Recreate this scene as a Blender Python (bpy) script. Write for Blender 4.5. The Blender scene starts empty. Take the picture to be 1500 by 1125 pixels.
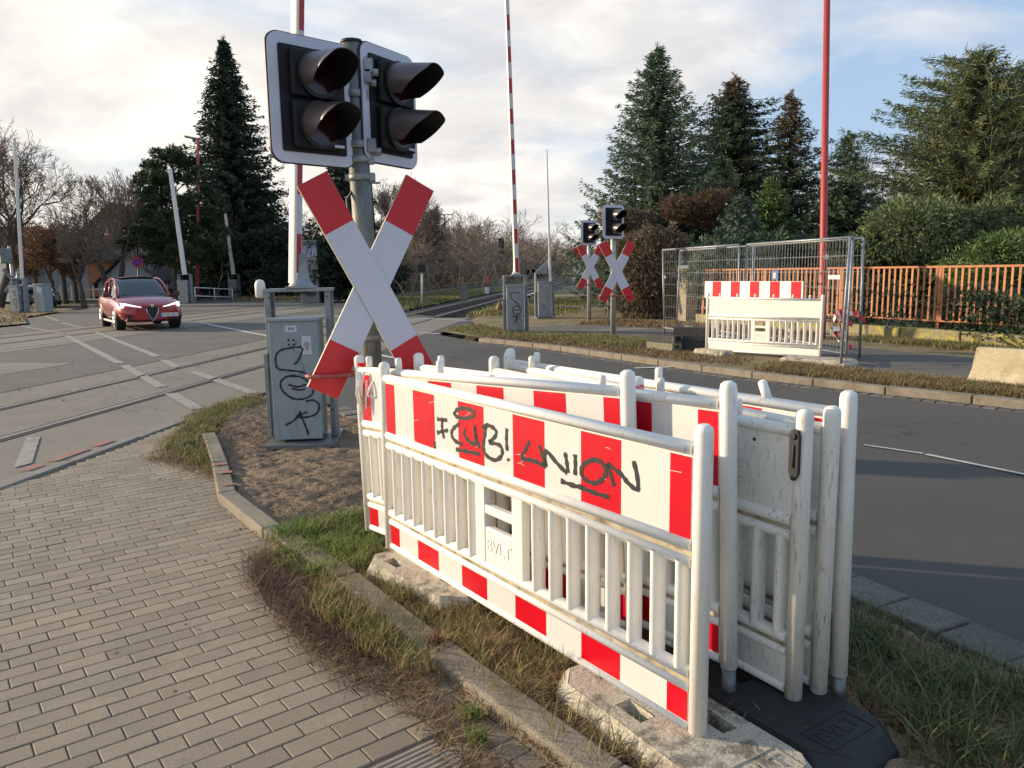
import bpy, bmesh, math, random
import numpy as np
from mathutils import Vector, Matrix
random.seed(7); rng = np.random.default_rng(11)
R = math.radians; PI = math.pi
S = bpy.context.scene
# ------------------------------------------------------------------ camera
F = 1130.; PITCH = R(8.26); ROLL = R(0.9); H = 1.6
fw = Vector((0, math.cos(PITCH), -math.sin(PITCH)))
r0 = Vector((1, 0, 0)); u0 = r0.cross(fw)
rt = r0*math.cos(ROLL) - u0*math.sin(ROLL); up = rt.cross(fw)
cd = bpy.data.cameras.new('camera'); cam = bpy.data.objects.new('camera', cd)
S.collection.objects.link(cam); S.camera = cam
cd.sensor_width = 36; cd.lens = F/1500*36; cd.clip_end = 3000; cd.clip_start = .05
M = Matrix.Identity(4)
for i in range(3):
    M[i][0], M[i][1], M[i][2], M[i][3] = rt[i], up[i], -fw[i], (0, 0, H)[i]
cam.matrix_world = M
# ------------------------------------------------------------------ sun, sky
SUN = Vector((-.96, .27, 0)).normalized(); EL = R(14.5)
SD = Vector((SUN.x*math.cos(EL), SUN.y*math.cos(EL), math.sin(EL)))
sl = bpy.data.lights.new('sun', 'SUN'); sl.energy = 4.8; sl.angle = R(0.9); sl.color = (1.0, .81, .57)
so = bpy.data.objects.new('sun', sl); S.collection.objects.link(so)
so.rotation_euler = SD.to_track_quat('Z', 'Y').to_euler()
S.view_settings.view_transform = 'Standard'; S.view_settings.look = 'None'
S.view_settings.exposure = .38; S.view_settings.gamma = 1
W = bpy.data.worlds.new('World'); S.world = W; W.use_nodes = True
nt = W.node_tree; nt.nodes.clear()
def N(nt, t, **kw):
    n = nt.nodes.new(t)
    for k, v in kw.items():
        if k.startswith('_'): setattr(n, k[1:], v)
        else: n.inputs[k.replace('__', ' ')].default_value = v
    return n
def math_(nt, op, a, b=None):
    n = nt.nodes.new('ShaderNodeMath'); n.operation = op
    for i, v in enumerate((a, b)):
        if v is None: continue
        if isinstance(v, (int, float)): n.inputs[i].default_value = v
        else: nt.links.new(v, n.inputs[i])
    return n.outputs[0]
def ramp(nt, fac, stops):
    n = nt.nodes.new('ShaderNodeValToRGB'); nt.links.new(fac, n.inputs[0]); e = n.color_ramp.elements
    while len(e) < len(stops): e.new(.5)
    for el, (p, c) in zip(e, stops):
        el.position = p; el.color = (c, c, c, 1) if isinstance(c, (int, float)) else (*c, 1)
    return n.outputs[0]
def mixc(nt, fac, a, b, mode='MIX'):
    n = nt.nodes.new('ShaderNodeMix'); n.data_type = 'RGBA'; n.blend_type = mode
    for i, v in ((0, fac), (6, a), (7, b)):
        if isinstance(v, (int, float)): n.inputs[i].default_value = v
        elif isinstance(v, tuple): n.inputs[i].default_value = (*v, 1)
        else: nt.links.new(v, n.inputs[i])
    return n.outputs[2]
sky = N(nt, 'ShaderNodeTexSky', _sky_type='NISHITA', _sun_disc=False, _sun_elevation=EL,
        _sun_rotation=math.atan2(SUN.x, SUN.y), _air_density=1.0, _dust_density=.6, _ozone_density=1.5)
tc = N(nt, 'ShaderNodeTexCoord')
sep = N(nt, 'ShaderNodeSeparateXYZ'); nt.links.new(tc.outputs['Generated'], sep.inputs[0])
zc = math_(nt, 'ADD', math_(nt, 'MAXIMUM', sep.outputs[2], 0.0), .30)
cx = math_(nt, 'DIVIDE', sep.outputs[0], zc); cy = math_(nt, 'DIVIDE', sep.outputs[1], zc)
cmb = N(nt, 'ShaderNodeCombineXYZ'); nt.links.new(cx, cmb.inputs[0]); nt.links.new(cy, cmb.inputs[1])
mp = N(nt, 'ShaderNodeMapping'); nt.links.new(cmb.outputs[0], mp.inputs[0])
mp.inputs['Rotation'].default_value = (0, 0, R(25)); mp.inputs['Scale'].default_value = (1.15, 1.5, 1)
mp.inputs['Location'].default_value = (1, -3, 0)
n1 = N(nt, 'ShaderNodeTexNoise', Scale=.85, Detail=7, Roughness=.52, Distortion=.5); nt.links.new(mp.outputs[0], n1.inputs['Vector'])
n2 = N(nt, 'ShaderNodeTexNoise', Scale=3.2, Detail=8, Roughness=.55, Distortion=.4); nt.links.new(mp.outputs[0], n2.inputs['Vector'])
# cover: thick towards the sun, torn open towards the right
dot = N(nt, 'ShaderNodeVectorMath', _operation='DOT_PRODUCT'); nt.links.new(tc.outputs['Generated'], dot.inputs[0])
dot.inputs[1].default_value = SD
az = dot.outputs['Value']
bias = math_(nt, 'MULTIPLY', az, .22)
low = math_(nt, 'MULTIPLY', math_(nt, 'SUBTRACT', .22, sep.outputs[2]), .7)
cov = ramp(nt, math_(nt, 'ADD', math_(nt, 'ADD', n1.outputs[0], bias), low), [(.43, .05), (.52, .6), (.61, .96)])
shade = ramp(nt, n2.outputs[0], [(.32, (4.7, 4.65, 4.85)), (.5, (5.6, 5.5, 5.5)), (.64, (6.7, 6.55, 6.3))])
warm = ramp(nt, az, [(.0, 0.), (.65, 1.)])
cloud = mixc(nt, warm, shade, mixc(nt, 1.0, shade, (1.22, 1.17, 1.06), 'MULTIPLY'))
blue = mixc(nt, .55, sky.outputs[0], (3.4, 4.8, 6.9))
skyc = mixc(nt, cov, blue, cloud)
bg = N(nt, 'ShaderNodeBackground', Strength=.118); nt.links.new(skyc, bg.inputs[0])
wo = N(nt, 'ShaderNodeOutputWorld'); nt.links.new(bg.outputs[0], wo.inputs[0])

# ------------------------------------------------------------------ helpers
C = S.collection
def ray(px, py): return fw + rt*((px-750)/F) + up*((562.5-py)/F)
def G(px, py, z=0.):
    d = ray(px, py); t = (z-H)/d.z; return Vector((d.x*t, d.y*t, z))
def D(px, py, Y):
    d = ray(px, py); t = Y/d.y; return Vector((d.x*t, Y, H+d.z*t))
def material(name, col, rough=.8, metal=0., var=.0, vscale=8., col2=None, bump=0., bscale=60., isl=0., isl2=None,
        patch=None, pscale=1.5, pr=(.5, .62), coat=0., spec=None, streak=None, transl=0., island_cols=None, grain=None, crack=None):
    m = bpy.data.materials.new(name); m.use_nodes = True; t = m.node_tree
    p = t.nodes['Principled BSDF']; o = t.nodes['Material Output']
    p.inputs['Roughness'].default_value = rough; p.inputs['Metallic'].default_value = metal
    if spec is not None: p.inputs['Specular IOR Level'].default_value = spec
    if coat: p.inputs['Coat Weight'].default_value = coat; p.inputs['Coat Roughness'].default_value = .08
    tc = t.nodes.new('ShaderNodeTexCoord'); obj = tc.outputs['Object']
    geo = t.nodes.new('ShaderNodeNewGeometry')
    c = None
    if island_cols:
        c = ramp(t, geo.outputs['Random Per Island'], island_cols)
    else:
        rgb = t.nodes.new('ShaderNodeRGB'); rgb.outputs[0].default_value = (*col, 1); c = rgb.outputs[0]
    if var or col2:
        n = N(t, 'ShaderNodeTexNoise', Scale=vscale, Detail=6, Roughness=.65); t.links.new(obj, n.inputs['Vector'])
        f = ramp(t, n.outputs[0], [(.32, 0.), (.68, 1.)])
        if col2: c = mixc(t, f, c, col2)
        if var: c = mixc(t, 1., c, ramp(t, n.outputs[0], [(.25, 1-var), (.75, 1+var)]), 'MULTIPLY')
    if isl:
        c = mixc(t, 1., c, ramp(t, geo.outputs['Random Per Island'], [(0, 1-isl), (1, 1+isl)]), 'MULTIPLY')
    if patch:
        n = N(t, 'ShaderNodeTexNoise', Scale=pscale, Detail=9, Roughness=.7, Distortion=.4); t.links.new(obj, n.inputs['Vector'])
        c = mixc(t, ramp(t, n.outputs[0], [(pr[0], 0.), (pr[1], 1.)]), c, patch)
    if streak:
        mpn = N(t, 'ShaderNodeMapping'); mpn.inputs['Scale'].default_value = streak[1]; t.links.new(obj, mpn.inputs[0])
        n = N(t, 'ShaderNodeTexNoise', Scale=streak[2], Detail=8, Roughness=.75); t.links.new(mpn.outputs[0], n.inputs['Vector'])
        c = mixc(t, ramp(t, n.outputs[0], [(streak[3], 0.), (streak[4], 1.)]), c, streak[0])
    if grain:
        n = N(t, 'ShaderNodeTexNoise', Scale=grain[0], Detail=3, Roughness=.8); t.links.new(obj, n.inputs['Vector'])
        c = mixc(t, 1., c, ramp(t, n.outputs[0], [(.34, 1-grain[1]), (.5, 1.), (.66, 1+grain[1]*1.3)]), 'MULTIPLY')
    if crack:
        n = N(t, 'ShaderNodeTexNoise', Scale=crack[0]*2.2, Detail=5, Roughness=.6); t.links.new(obj, n.inputs['Vector'])
        ad = N(t, 'ShaderNodeVectorMath', _operation='ADD'); t.links.new(obj, ad.inputs[0]); sc_ = N(t, 'ShaderNodeVectorMath', _operation='SCALE'); t.links.new(n.outputs[1], sc_.inputs[0]); sc_.inputs['Scale'].default_value = .9/crack[0]; t.links.new(sc_.outputs[0], ad.inputs[1])
        vo = N(t, 'ShaderNodeTexVoronoi', _feature='DISTANCE_TO_EDGE', Scale=crack[0]); t.links.new(ad.outputs[0], vo.inputs['Vector'])
        n3 = N(t, 'ShaderNodeTexNoise', Scale=crack[0]*.7, Detail=2); t.links.new(obj, n3.inputs['Vector'])
        f = math_(t, 'MULTIPLY', ramp(t, vo.outputs['Distance'], [(0, 1.), (crack[1], 0.)]), ramp(t, n3.outputs[0], [(.5, 0.), (.58, 1.)]))
        c = mixc(t, f, c, crack[2])
    t.links.new(c, p.inputs['Base Color'])
    if bump:
        n = N(t, 'ShaderNodeTexNoise', Scale=bscale, Detail=5, Roughness=.6); t.links.new(obj, n.inputs['Vector'])
        b = N(t, 'ShaderNodeBump', Strength=1., Distance=bump); t.links.new(n.outputs[0], b.inputs['Height'])
        t.links.new(b.outputs[0], p.inputs['Normal'])
    if transl:
        tr = t.nodes.new('ShaderNodeBsdfTranslucent'); t.links.new(c, tr.inputs[0])
        mx = t.nodes.new('ShaderNodeMixShader'); mx.inputs[0].default_value = transl
        t.links.new(p.outputs[0], mx.inputs[1]); t.links.new(tr.outputs[0], mx.inputs[2]); t.links.new(mx.outputs[0], o.inputs[0])
    return m
mat = material
class B:
    def __init__(s): s.v = []; s.f = []; s.m = []; s.sm = []; s.mi = 0; s.X = Matrix.Identity(4)
    def add(s, vs, fs, smooth=False):
        o = len(s.v); s.v += [tuple(s.X @ Vector(v)) for v in vs]
        for f in fs: s.f.append([i+o for i in f]); s.m.append(s.mi); s.sm.append(smooth)
        return s
    def box(s, cx, cy, cz, sx, sy, sz, rz=0, rot=None, taper=1.):
        q = [(x*sx/2*(taper if z > 0 else 1), y*sy/2*(taper if z > 0 else 1), z*sz/2) for z in (-1, 1) for y in (-1, 1) for x in (-1, 1)]
        mt = rot if rot is not None else Matrix.Rotation(rz, 3, 'Z')
        q = [tuple(mt @ Vector(p) + Vector((cx, cy, cz))) for p in q]
        return s.add(q, [(0, 2, 3, 1), (4, 5, 7, 6), (0, 1, 5, 4), (2, 6, 7, 3), (0, 4, 6, 2), (1, 3, 7, 5)])
    def tube(s, pts, r, n=10, cap=True, sc=(1, 1), closed=False):
        P = [Vector(p) for p in pts]; k = len(P)
        rr = r if isinstance(r, (list, tuple)) else [r]*k
        ref = None; vs = []
        for i in range(k):
            a = P[i-1] if (i or closed) else P[i]; b = P[(i+1) % k] if (i < k-1 or closed) else P[i]
            t = (b-a).normalized()
            if ref is None:
                ref = Vector((0, 0, 1)) if abs(t.z) < .9 else Vector((1, 0, 0))
            u = (ref - t*ref.dot(t)).normalized(); w = t.cross(u); ref = u
            for j in range(n):
                a_ = 2*PI*j/n; vs.append(P[i] + u*math.cos(a_)*rr[i]*sc[0] + w*math.sin(a_)*rr[i]*sc[1])
        fs = []
        for i in range(k if closed else k-1):
            i2 = (i+1) % k
            for j in range(n):
                j2 = (j+1) % n; fs.append((i*n+j, i*n+j2, i2*n+j2, i2*n+j))
        s.add(vs, fs, True)
        if cap and not closed:
            o = len(s.v)-len(vs)
            s.f.append([o+j for j in range(n)][::-1]); s.m.append(s.mi); s.sm.append(False)
            s.f.append([o+(k-1)*n+j for j in range(n)]); s.m.append(s.mi); s.sm.append(False)
        return s
    def prism(s, poly, z0, z1, ax='z'):
        n = len(poly)
        def p3(x, y, h): return (x, y, h) if ax == 'z' else ((x, h, y) if ax == 'y' else (h, x, y))
        vs = [p3(x, y, z0) for x, y in poly] + [p3(x, y, z1) for x, y in poly]
        fs = [tuple(range(n))[::-1], tuple(range(n, 2*n))] + [(i, (i+1) % n, n+(i+1) % n, n+i) for i in range(n)]
        return s.add(vs, fs)
    def grid(s, rows, smooth=True, wrap=False):
        n = len(rows[0]); vs = [p for r in rows for p in r]; fs = []
        for i in range(len(rows)-1):
            for j in range(n if wrap else n-1):
                j2 = (j+1) % n; fs.append((i*n+j, i*n+j2, (i+1)*n+j2, (i+1)*n+j))
        return s.add(vs, fs, smooth)
    def build(s, name, mats, parent=None, bev=0., seg=2, subd=0, fix=True, **kw):
        me = bpy.data.meshes.new(name); me.from_pydata(s.v, [], s.f)
        ms = mats if isinstance(mats, (list, tuple)) else [mats]
        for m in ms: me.materials.append(m)
        me.polygons.foreach_set('material_index', s.m); me.polygons.foreach_set('use_smooth', s.sm)
        if fix:
            bm = bmesh.new(); bm.from_mesh(me); bmesh.ops.recalc_face_normals(bm, faces=bm.faces); bm.to_mesh(me); bm.free()
        me.update()
        return link(name, me, parent, bev, seg, subd, **kw)
def link(name, me, parent=None, bev=0., seg=2, subd=0, label=None, cat=None, group=None, kind=None, loc=None):
    o = bpy.data.objects.new(name, me); C.objects.link(o)
    if parent is not None: o.parent = parent
    if loc is not None: o.location = loc
    if bev:
        m = o.modifiers.new('bevel', 'BEVEL'); m.width = bev; m.segments = seg; m.limit_method = 'ANGLE'; m.angle_limit = R(32)
    if subd:
        m = o.modifiers.new('subd', 'SUBSURF'); m.levels = subd; m.render_levels = subd
    for k, v in (('label', label), ('category', cat), ('group', group), ('kind', kind)):
        if v: o[k] = v
    return o
def npmesh(name, V, K, mats, parent=None, midx=None, **kw):
    """V (n*K,3): n separate K-gons"""
    V = np.asarray(V, dtype=np.float32).reshape(-1, 3); n = len(V)//K
    me = bpy.data.meshes.new(name); me.vertices.add(len(V)); me.vertices.foreach_set('co', V.ravel())
    me.loops.add(len(V)); me.loops.foreach_set('vertex_index', np.arange(len(V), dtype=np.int32))
    me.polygons.add(n); me.polygons.foreach_set('loop_start', np.arange(0, len(V), K, dtype=np.int32))
    me.polygons.foreach_set('loop_total', np.full(n, K, dtype=np.int32))
    for m in (mats if isinstance(mats, (list, tuple)) else [mats]): me.materials.append(m)
    if midx is not None: me.polygons.foreach_set('material_index', np.asarray(midx, dtype=np.int32))
    me.update(calc_edges=True)
    return link(name, me, parent, **kw)
def thing(name, label, cat, loc=(0, 0, 0), rz=0., group=None, rot=None):
    o = bpy.data.objects.new(name, None); C.objects.link(o); o.empty_display_size = .1
    o.location = loc; o.rotation_euler = rot if rot else (0, 0, rz); o['label'] = label; o['category'] = cat
    if group: o['group'] = group
    return o
def copy_thing(root, loc, rz=None, label=None, scale=None):
    r = root.copy(); C.objects.link(r); r.location = loc
    if rz is not None: r.rotation_euler = (r.rotation_euler[0], r.rotation_euler[1], rz)
    if label: r['label'] = label
    if scale: r.scale = (scale,)*3
    for ch in list(root.children):
        c = ch.copy(); C.objects.link(c); c.parent = r
        for g in list(ch.children):
            d = g.copy(); C.objects.link(d); d.parent = c
    return r
def text_mesh(txt, size, depth=.002, xs=1.):
    cu = bpy.data.curves.new('txt', 'FONT'); cu.body = txt; cu.size = size; cu.extrude = depth; cu.align_x = 'CENTER'; cu.align_y = 'CENTER'
    o = bpy.data.objects.new('txt', cu); C.objects.link(o)
    dg = bpy.context.evaluated_depsgraph_get(); dg.update()
    me = bpy.data.meshes.new_from_object(o.evaluated_get(dg)); bpy.data.objects.remove(o)
    me.materials.clear()
    me.transform(Matrix.Diagonal((xs, 1, 1, 1))); return me
def text(name, txt, size, m, parent, loc, rot=(PI/2, 0, 0), depth=.002, xs=1.):
    me = text_mesh(txt, size, depth, xs); me.transform(Matrix.Translation(loc) @ Matrix.Rotation(rot[2], 4, 'Z') @ Matrix.Rotation(rot[0], 4, 'X'))
    me.materials.append(m); return link(name, me, parent)
def ribbon(b, pts, w, y, wob=.0, thick=.0012):
    """marker stroke on the plane y=const, pts (x,z)"""
    P = [Vector((p[0], p[1])) for p in pts]
    Q = []
    for i in range(len(P)-1):   # catmull smoothing
        a = P[max(i-1, 0)]; b0 = P[i]; c = P[i+1]; d = P[min(i+2, len(P)-1)]
        for k in range(5):
            t = k/5; Q.append(.5*((2*b0)+(c-a)*t+(2*a-5*b0+4*c-d)*t*t+(3*b0-a-3*c+d)*t*t*t))
    Q.append(P[-1]); n = len(Q); L = []; Rr = []
    for i in range(n):
        t = (Q[min(i+1, n-1)]-Q[max(i-1, 0)]); t = t.normalized() if t.length > 1e-6 else Vector((1, 0))
        nn = Vector((-t.y, t.x)); ww = w/2*(1+wob*math.sin(i*1.7)+.12*random.uniform(-1, 1))
        L.append(Q[i]+nn*ww); Rr.append(Q[i]-nn*ww)
    vs = [(p.x, y, p.y) for p in L]+[(p.x, y, p.y) for p in Rr]+[(p.x, y-thick, p.y) for p in L]+[(p.x, y-thick, p.y) for p in Rr]
    fs = []
    for i in range(n-1):
        fs += [(2*n+i, 2*n+i+1, 3*n+i+1, 3*n+i), (i, 2*n+i, 2*n+i+1, i+1), (n+i, 3*n+i, 3*n+i+1, n+i+1)]
    b.add(vs, fs)
def sheet(name, polys, z, m, kind='structure', **kw):
    b = B()
    for p in polys: b.add([(x, y, z) for x, y in p], [tuple(range(len(p)))])
    o = b.build(name, m, kind=kind, **kw)
    for pl in o.data.polygons:
        if pl.normal.z < 0: pl.flip()
    return o
def inside(P, poly):
    x, y = P[:, 0], P[:, 1]; r = np.zeros(len(P), bool); n = len(poly)
    for i in range(n):
        x1, y1 = poly[i]; x2, y2 = poly[(i+1) % n]
        if y1 == y2: continue
        r ^= ((y1 > y) != (y2 > y)) & (x < (x2-x1)*(y-y1)/(y2-y1)+x1)
    return r
def scatter(poly, n):
    a = np.array(poly); lo, hi = a.min(0), a.max(0); out = np.zeros((0, 2))
    while len(out) < n:
        p = rng.uniform(lo, hi, (n*2, 2)); out = np.vstack([out, p[inside(p, poly)]])
    return out[:n]

# ------------------------------------------------------------------ materials
m_ground = mat('dry_ground', (.13, .11, .065), .95, var=.35, vscale=.6, patch=(.09, .10, .035), pscale=.5, bump=.02, bscale=14)
m_asph = mat('asphalt', (.072, .066, .058), .85, var=.22, vscale=.55, patch=(.085, .078, .068), pscale=.35, pr=(.42, .7), streak=((.16, .145, .12), (1, 1, 1), 75, .60, .68), bump=.003, bscale=160, grain=(130, .5), crack=(.45, .012, (.025, .023, .02)))
m_asph2 = mat('old_asphalt', (.125, .112, .092), .85, var=.2, vscale=.9, streak=((.165, .155, .135), (1, 1, 1), 45, .55, .7), bump=.002, bscale=180, grain=(70, .3), crack=(.6, .015, (.05, .045, .04)))
m_conc = mat('crossing_concrete', (.195, .17, .132), .85, var=.16, vscale=.8, grain=(60, .18), crack=(.35, .006, (.08, .07, .055)), patch=(.25, .22, .17), pscale=.45, pr=(.45, .75), streak=((.11, .10, .09), (1, 1, 1), 9, .62, .75), bump=.0015, bscale=150)
m_conc2 = mat('kerb_concrete', (.24, .205, .155), .9, grain=(150, .3), var=.22, vscale=5, patch=(.15, .13, .085), pscale=3., pr=(.48, .66), bump=.004, bscale=90)
m_paver = mat('paver', (.285, .232, .165), .9, grain=(210, .32), isl=.17, var=.2, vscale=.9, patch=(.20, .168, .135), pscale=1.1, pr=(.42, .78), streak=((.40, .34, .25), (1, 1, 1), 170, .56, .7), bump=.0018, bscale=260)
m_joint = mat('joint_sand', (.15, .12, .08), .95, var=.3, vscale=20)
m_line = mat('worn_line', (.33, .30, .25), .8, var=.15, vscale=6, patch=(.17, .155, .135), pscale=9., pr=(.5, .66))
m_line2 = mat('white_line', (.55, .53, .48), .75, var=.12, vscale=6, patch=(.2, .19, .17), pscale=14., pr=(.56, .68))
m_red = mat('pink_spray', (.46, .12, .105), .8, patch=(.24, .19, .15), pscale=14., pr=(.44, .56))
m_dirt = mat('bare_dirt', (.21, .145, .09), .97, grain=(110, .4), var=.3, vscale=4, patch=(.28, .205, .13), pscale=6., pr=(.5, .7), bump=.012, bscale=45)
m_verge = mat('verge_soil', (.24, .175, .095), .97, grain=(60, .4), var=.3, vscale=2.5, patch=(.12, .12, .035), pscale=1.2, pr=(.48, .62), bump=.02, bscale=25)
m_green = mat('green_strip', (.11, .11, .035), .95, var=.35, vscale=1.5, patch=(.17, .14, .07), pscale=.5, pr=(.5, .65), bump=.03, bscale=9)
m_ballast = mat('ballast_stone', (.105, .088, .072), .95, var=.4, vscale=12, bump=.05, bscale=22)
m_sleeper = mat('sleeper_wood', (.075, .06, .05), .9, var=.3, vscale=8)
m_rail = mat('rail_steel', (.15, .115, .09), .5, .6, var=.25, vscale=10)
m_railtop = mat('rail_polished', (.42, .38, .33), .32, .9)
m_groove = mat('groove_rubber', (.018, .015, .012), .9)
m_grass = mat('grass_blade', (0, 0, 0), .7, transl=.25, island_cols=[(0, (.06, .09, .02)), (.35, (.15, .17, .04)), (.65, (.30, .25, .09)), (1, (.45, .34, .17))])
m_grassg = mat('fresh_grass', (0, 0, 0), .65, transl=.3, island_cols=[(0, (.05, .11, .018)), (.5, (.13, .23, .035)), (.8, (.26, .33, .06)), (1, (.40, .36, .13))])
m_dry = mat('dry_grass', (0, 0, 0), .85, transl=.15, island_cols=[(0, (.09, .05, .03)), (.5, (.24, .145, .07)), (.85, (.42, .29, .14)), (1, (.24, .24, .07))])
m_root = mat('dead_roots', (0, 0, 0), .9, island_cols=[(0, (.05, .028, .02)), (.6, (.15, .085, .055)), (1, (.32, .22, .13))])
m_leaf = mat('fallen_leaf', (0, 0, 0), .8, island_cols=[(0, (.13, .06, .028)), (.5, (.24, .12, .05)), (1, (.36, .22, .10))])
m_white = mat('white_plastic', (.84, .81, .745), .42, var=.05, vscale=5, streak=((.30, .26, .19), (3, 3, .5), 20, .57, .78), bump=.0006, bscale=60)
m_white2 = mat('grimy_white_plastic', (.80, .77, .69), .5, var=.09, vscale=4, patch=(.36, .34, .26), pscale=5., pr=(.57, .75), streak=((.20, .18, .12), (5, 5, .9), 16, .55, .70), bump=.0006, bscale=60)
m_grime = mat('groove_grime', (.42, .36, .26), .8, var=.3, vscale=12, patch=(.16, .13, .08), pscale=10.)
m_refw = mat('reflective_white', (.66, .65, .62), .33, var=.04, vscale=4, streak=((.42, .40, .34), (1, 1, 1), 14, .66, .72))
m_refr = mat('reflective_red', (.58, .0, .012), .3, var=.1, vscale=6, streak=((.75, .3, .26), (1, 1, 5), 30, .72, .76))
m_black = mat('black_marker', (.014, .014, .015), .5, streak=((.09, .08, .07), (1, 1, 1), 120, .62, .7))
m_galv = mat('galvanised_steel', (.30, .315, .325), .48, .45, var=.14, vscale=9, patch=(.22, .235, .25), pscale=5., pr=(.48, .6), bump=.0006, bscale=30)
m_galvd = mat('dull_steel', (.20, .21, .21), .5, .55, var=.15, vscale=9, patch=(.13, .14, .14), pscale=4.)
m_cab = mat('grey_cabinet', (.29, .34, .36), .5, .25, var=.08, vscale=4, streak=((.20, .23, .24), (4, 4, .6), 9, .55, .7))
m_dark = mat('dark_plastic', (.014, .014, .016), .55)
m_vis = mat('dark_visor', (.085, .062, .055), .36, spec=.7)
m_plate = mat('signal_border', (.60, .58, .66), .35)
m_crossw = mat('sign_white', (.62, .61, .68), .4, var=.03, vscale=3)
m_crossr = mat('sign_red', (.60, .012, .022), .38)
m_hoop = mat('red_oxide_paint', (.33, .06, .05), .55, var=.2, vscale=12, patch=(.5, .2, .15), pscale=8.)
m_rubber = mat('black_rubber', (.018, .018, .019), .62, var=.3, vscale=8, bump=.0008, bscale=120)
m_boomw = mat('boom_white', (.78, .75, .68), .4, var=.04)
m_boomr = mat('boom_red', (.45, .02, .03), .4)
m_foot = mat('recycled_foot', (.46, .41, .32), .9, grain=(120, .35), var=.25, vscale=6, patch=(.17, .15, .115), pscale=7., pr=(.5, .62), bump=.006, bscale=45)
m_lens = mat('dark_lens', (.03, .006, .006), .12)
m_brass = mat('screw_metal', (.35, .35, .33), .35, .8)
m_orange = mat('orange_fence_paint', (.46, .18, .08), .7, isl=.2, var=.18, vscale=10, patch=(.30, .09, .05), pscale=12., pr=(.56, .66))
m_redpole = mat('red_lamp_post', (.42, .055, .045), .5, var=.12, vscale=4, patch=(.6, .3, .25), pscale=6., pr=(.68, .74))
m_jersey = mat('pale_concrete', (.50, .42, .27), .88, var=.12, vscale=3, grain=(70, .2), patch=(.28, .22, .12), pscale=2.2, pr=(.5, .72), bump=.004, bscale=60)
m_lichen = mat('lichen_stone', (.28, .24, .15), .92, var=.3, vscale=5, patch=(.42, .36, .06), pscale=3., pr=(.46, .6), bump=.02, bscale=18)
m_bark = mat('bark', (.085, .065, .05), .95, var=.3, vscale=5, bump=.02, bscale=20)
m_barkp = mat('pale_bark', (.40, .35, .29), .9, var=.25, vscale=3)
m_twig = mat('winter_twig', (.19, .14, .10), .9, isl=.3)
m_twigl = mat('winter_twig_pale', (.27, .20, .145), .9, isl=.3)

# ------------------------------------------------------------------ ground, roads
big = 1500
g = B(); g.add([(-big, -60, -.16), (big, -60, -.16), (big, 2500, -.16), (-big, 2500, -.16)], [(0, 1, 2, 3)])
g.build('ground', m_ground, kind='structure')
far_kerb = [(9.6, 2.6), (7.6, 5.7), (6.5, 7.3), (5.68, 8.42), (4.72, 9.58), (3.71, 10.92), (2.43, 12.97), (.73, 16.0), (-.77, 17.95), (-1.96, 20.3)]
near_kerb = [(4.6, -2.), (2.95, 1.0), (2.06, 2.93), (1.74, 3.7), (.35, 5.75), (-1.0, 7.6), (-2.07, 9.2), (-2.6, 9.95), (-3.4, 10.6)]
pave_edge = [(-3.62, 9.9), (-3.78, 8.95), (-3.93, 7.7), (-4.05, 6.5), (-4.13, 5.8), (-4.3, 4.6), (-4.6, 2), (-5.2, -2)]
far_edge = [(-1.85, 21.7), (-1.2, 23.6), (-1.3, 25.3), (-3.2, 29.5), (-5.6, 33.5), (-8., 38.5), (-11.5, 44.), (-15, 50), (-18.2, 50), (-19.5, 58), (-26, 75), (-45, 120), (-54, 117)]
left_edge = [(-34, 73), (-26.5, 50.), (-22.6, 41.2), (-20.2, 32.), (-17.2, 27.6), (-17.6, 24.), (-22, 20), (-34, 12), (-34, -2)]
road = near_kerb + pave_edge + [(-34, -2)][:0] + left_edge[::-1] + far_edge[::-1] + far_kerb[::-1]
sheet('road', [road + [(9.6, -2)]], 0., m_asph)
def off(y, o): return (-6.12+.12*y+o, y)
# concrete crossing panels of the near track, and of the far one
c1 = [off(-2, -2.45), off(28.5, -2.45), off(27.6, 1.35), (-2.3, 20.4), (-3.2, 11.3), (-3.4, 10.6), (-3.62, 9.9), (-3.78, 8.95), (-3.93, 7.7), (-4.05, 6.5), (-4.13, 5.8), (-4.3, 4.6), (-4.6, 2), (-5.2, -2)]
sheet('crossing_panel', [c1], .004, m_conc)
c2 = [off(12., -11.6), off(50., -11.6), off(47.5, -7.2), off(12., -7.2)]
sheet('crossing_panel', [c2], .004, m_conc)
sheet('old_road_surface', [[off(0, -7.1), off(46, -7.1), off(30, -2.5), off(0, -2.5)], [off(14, -11.7), off(49, -11.7), (-18.5, 49.5), (-22.3, 41), (-20.1, 32), (-17.2, 27.7), (-17.5, 24)]], .004, m_asph2)
sheet('pale_patch', [[(-9.95, 14.93), (-8.38, 14.7), (-8.40, 14.2), (-8.7, 12.9), (-11, 12.9), (-11, 14.9)]], .008, m_conc)
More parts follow.
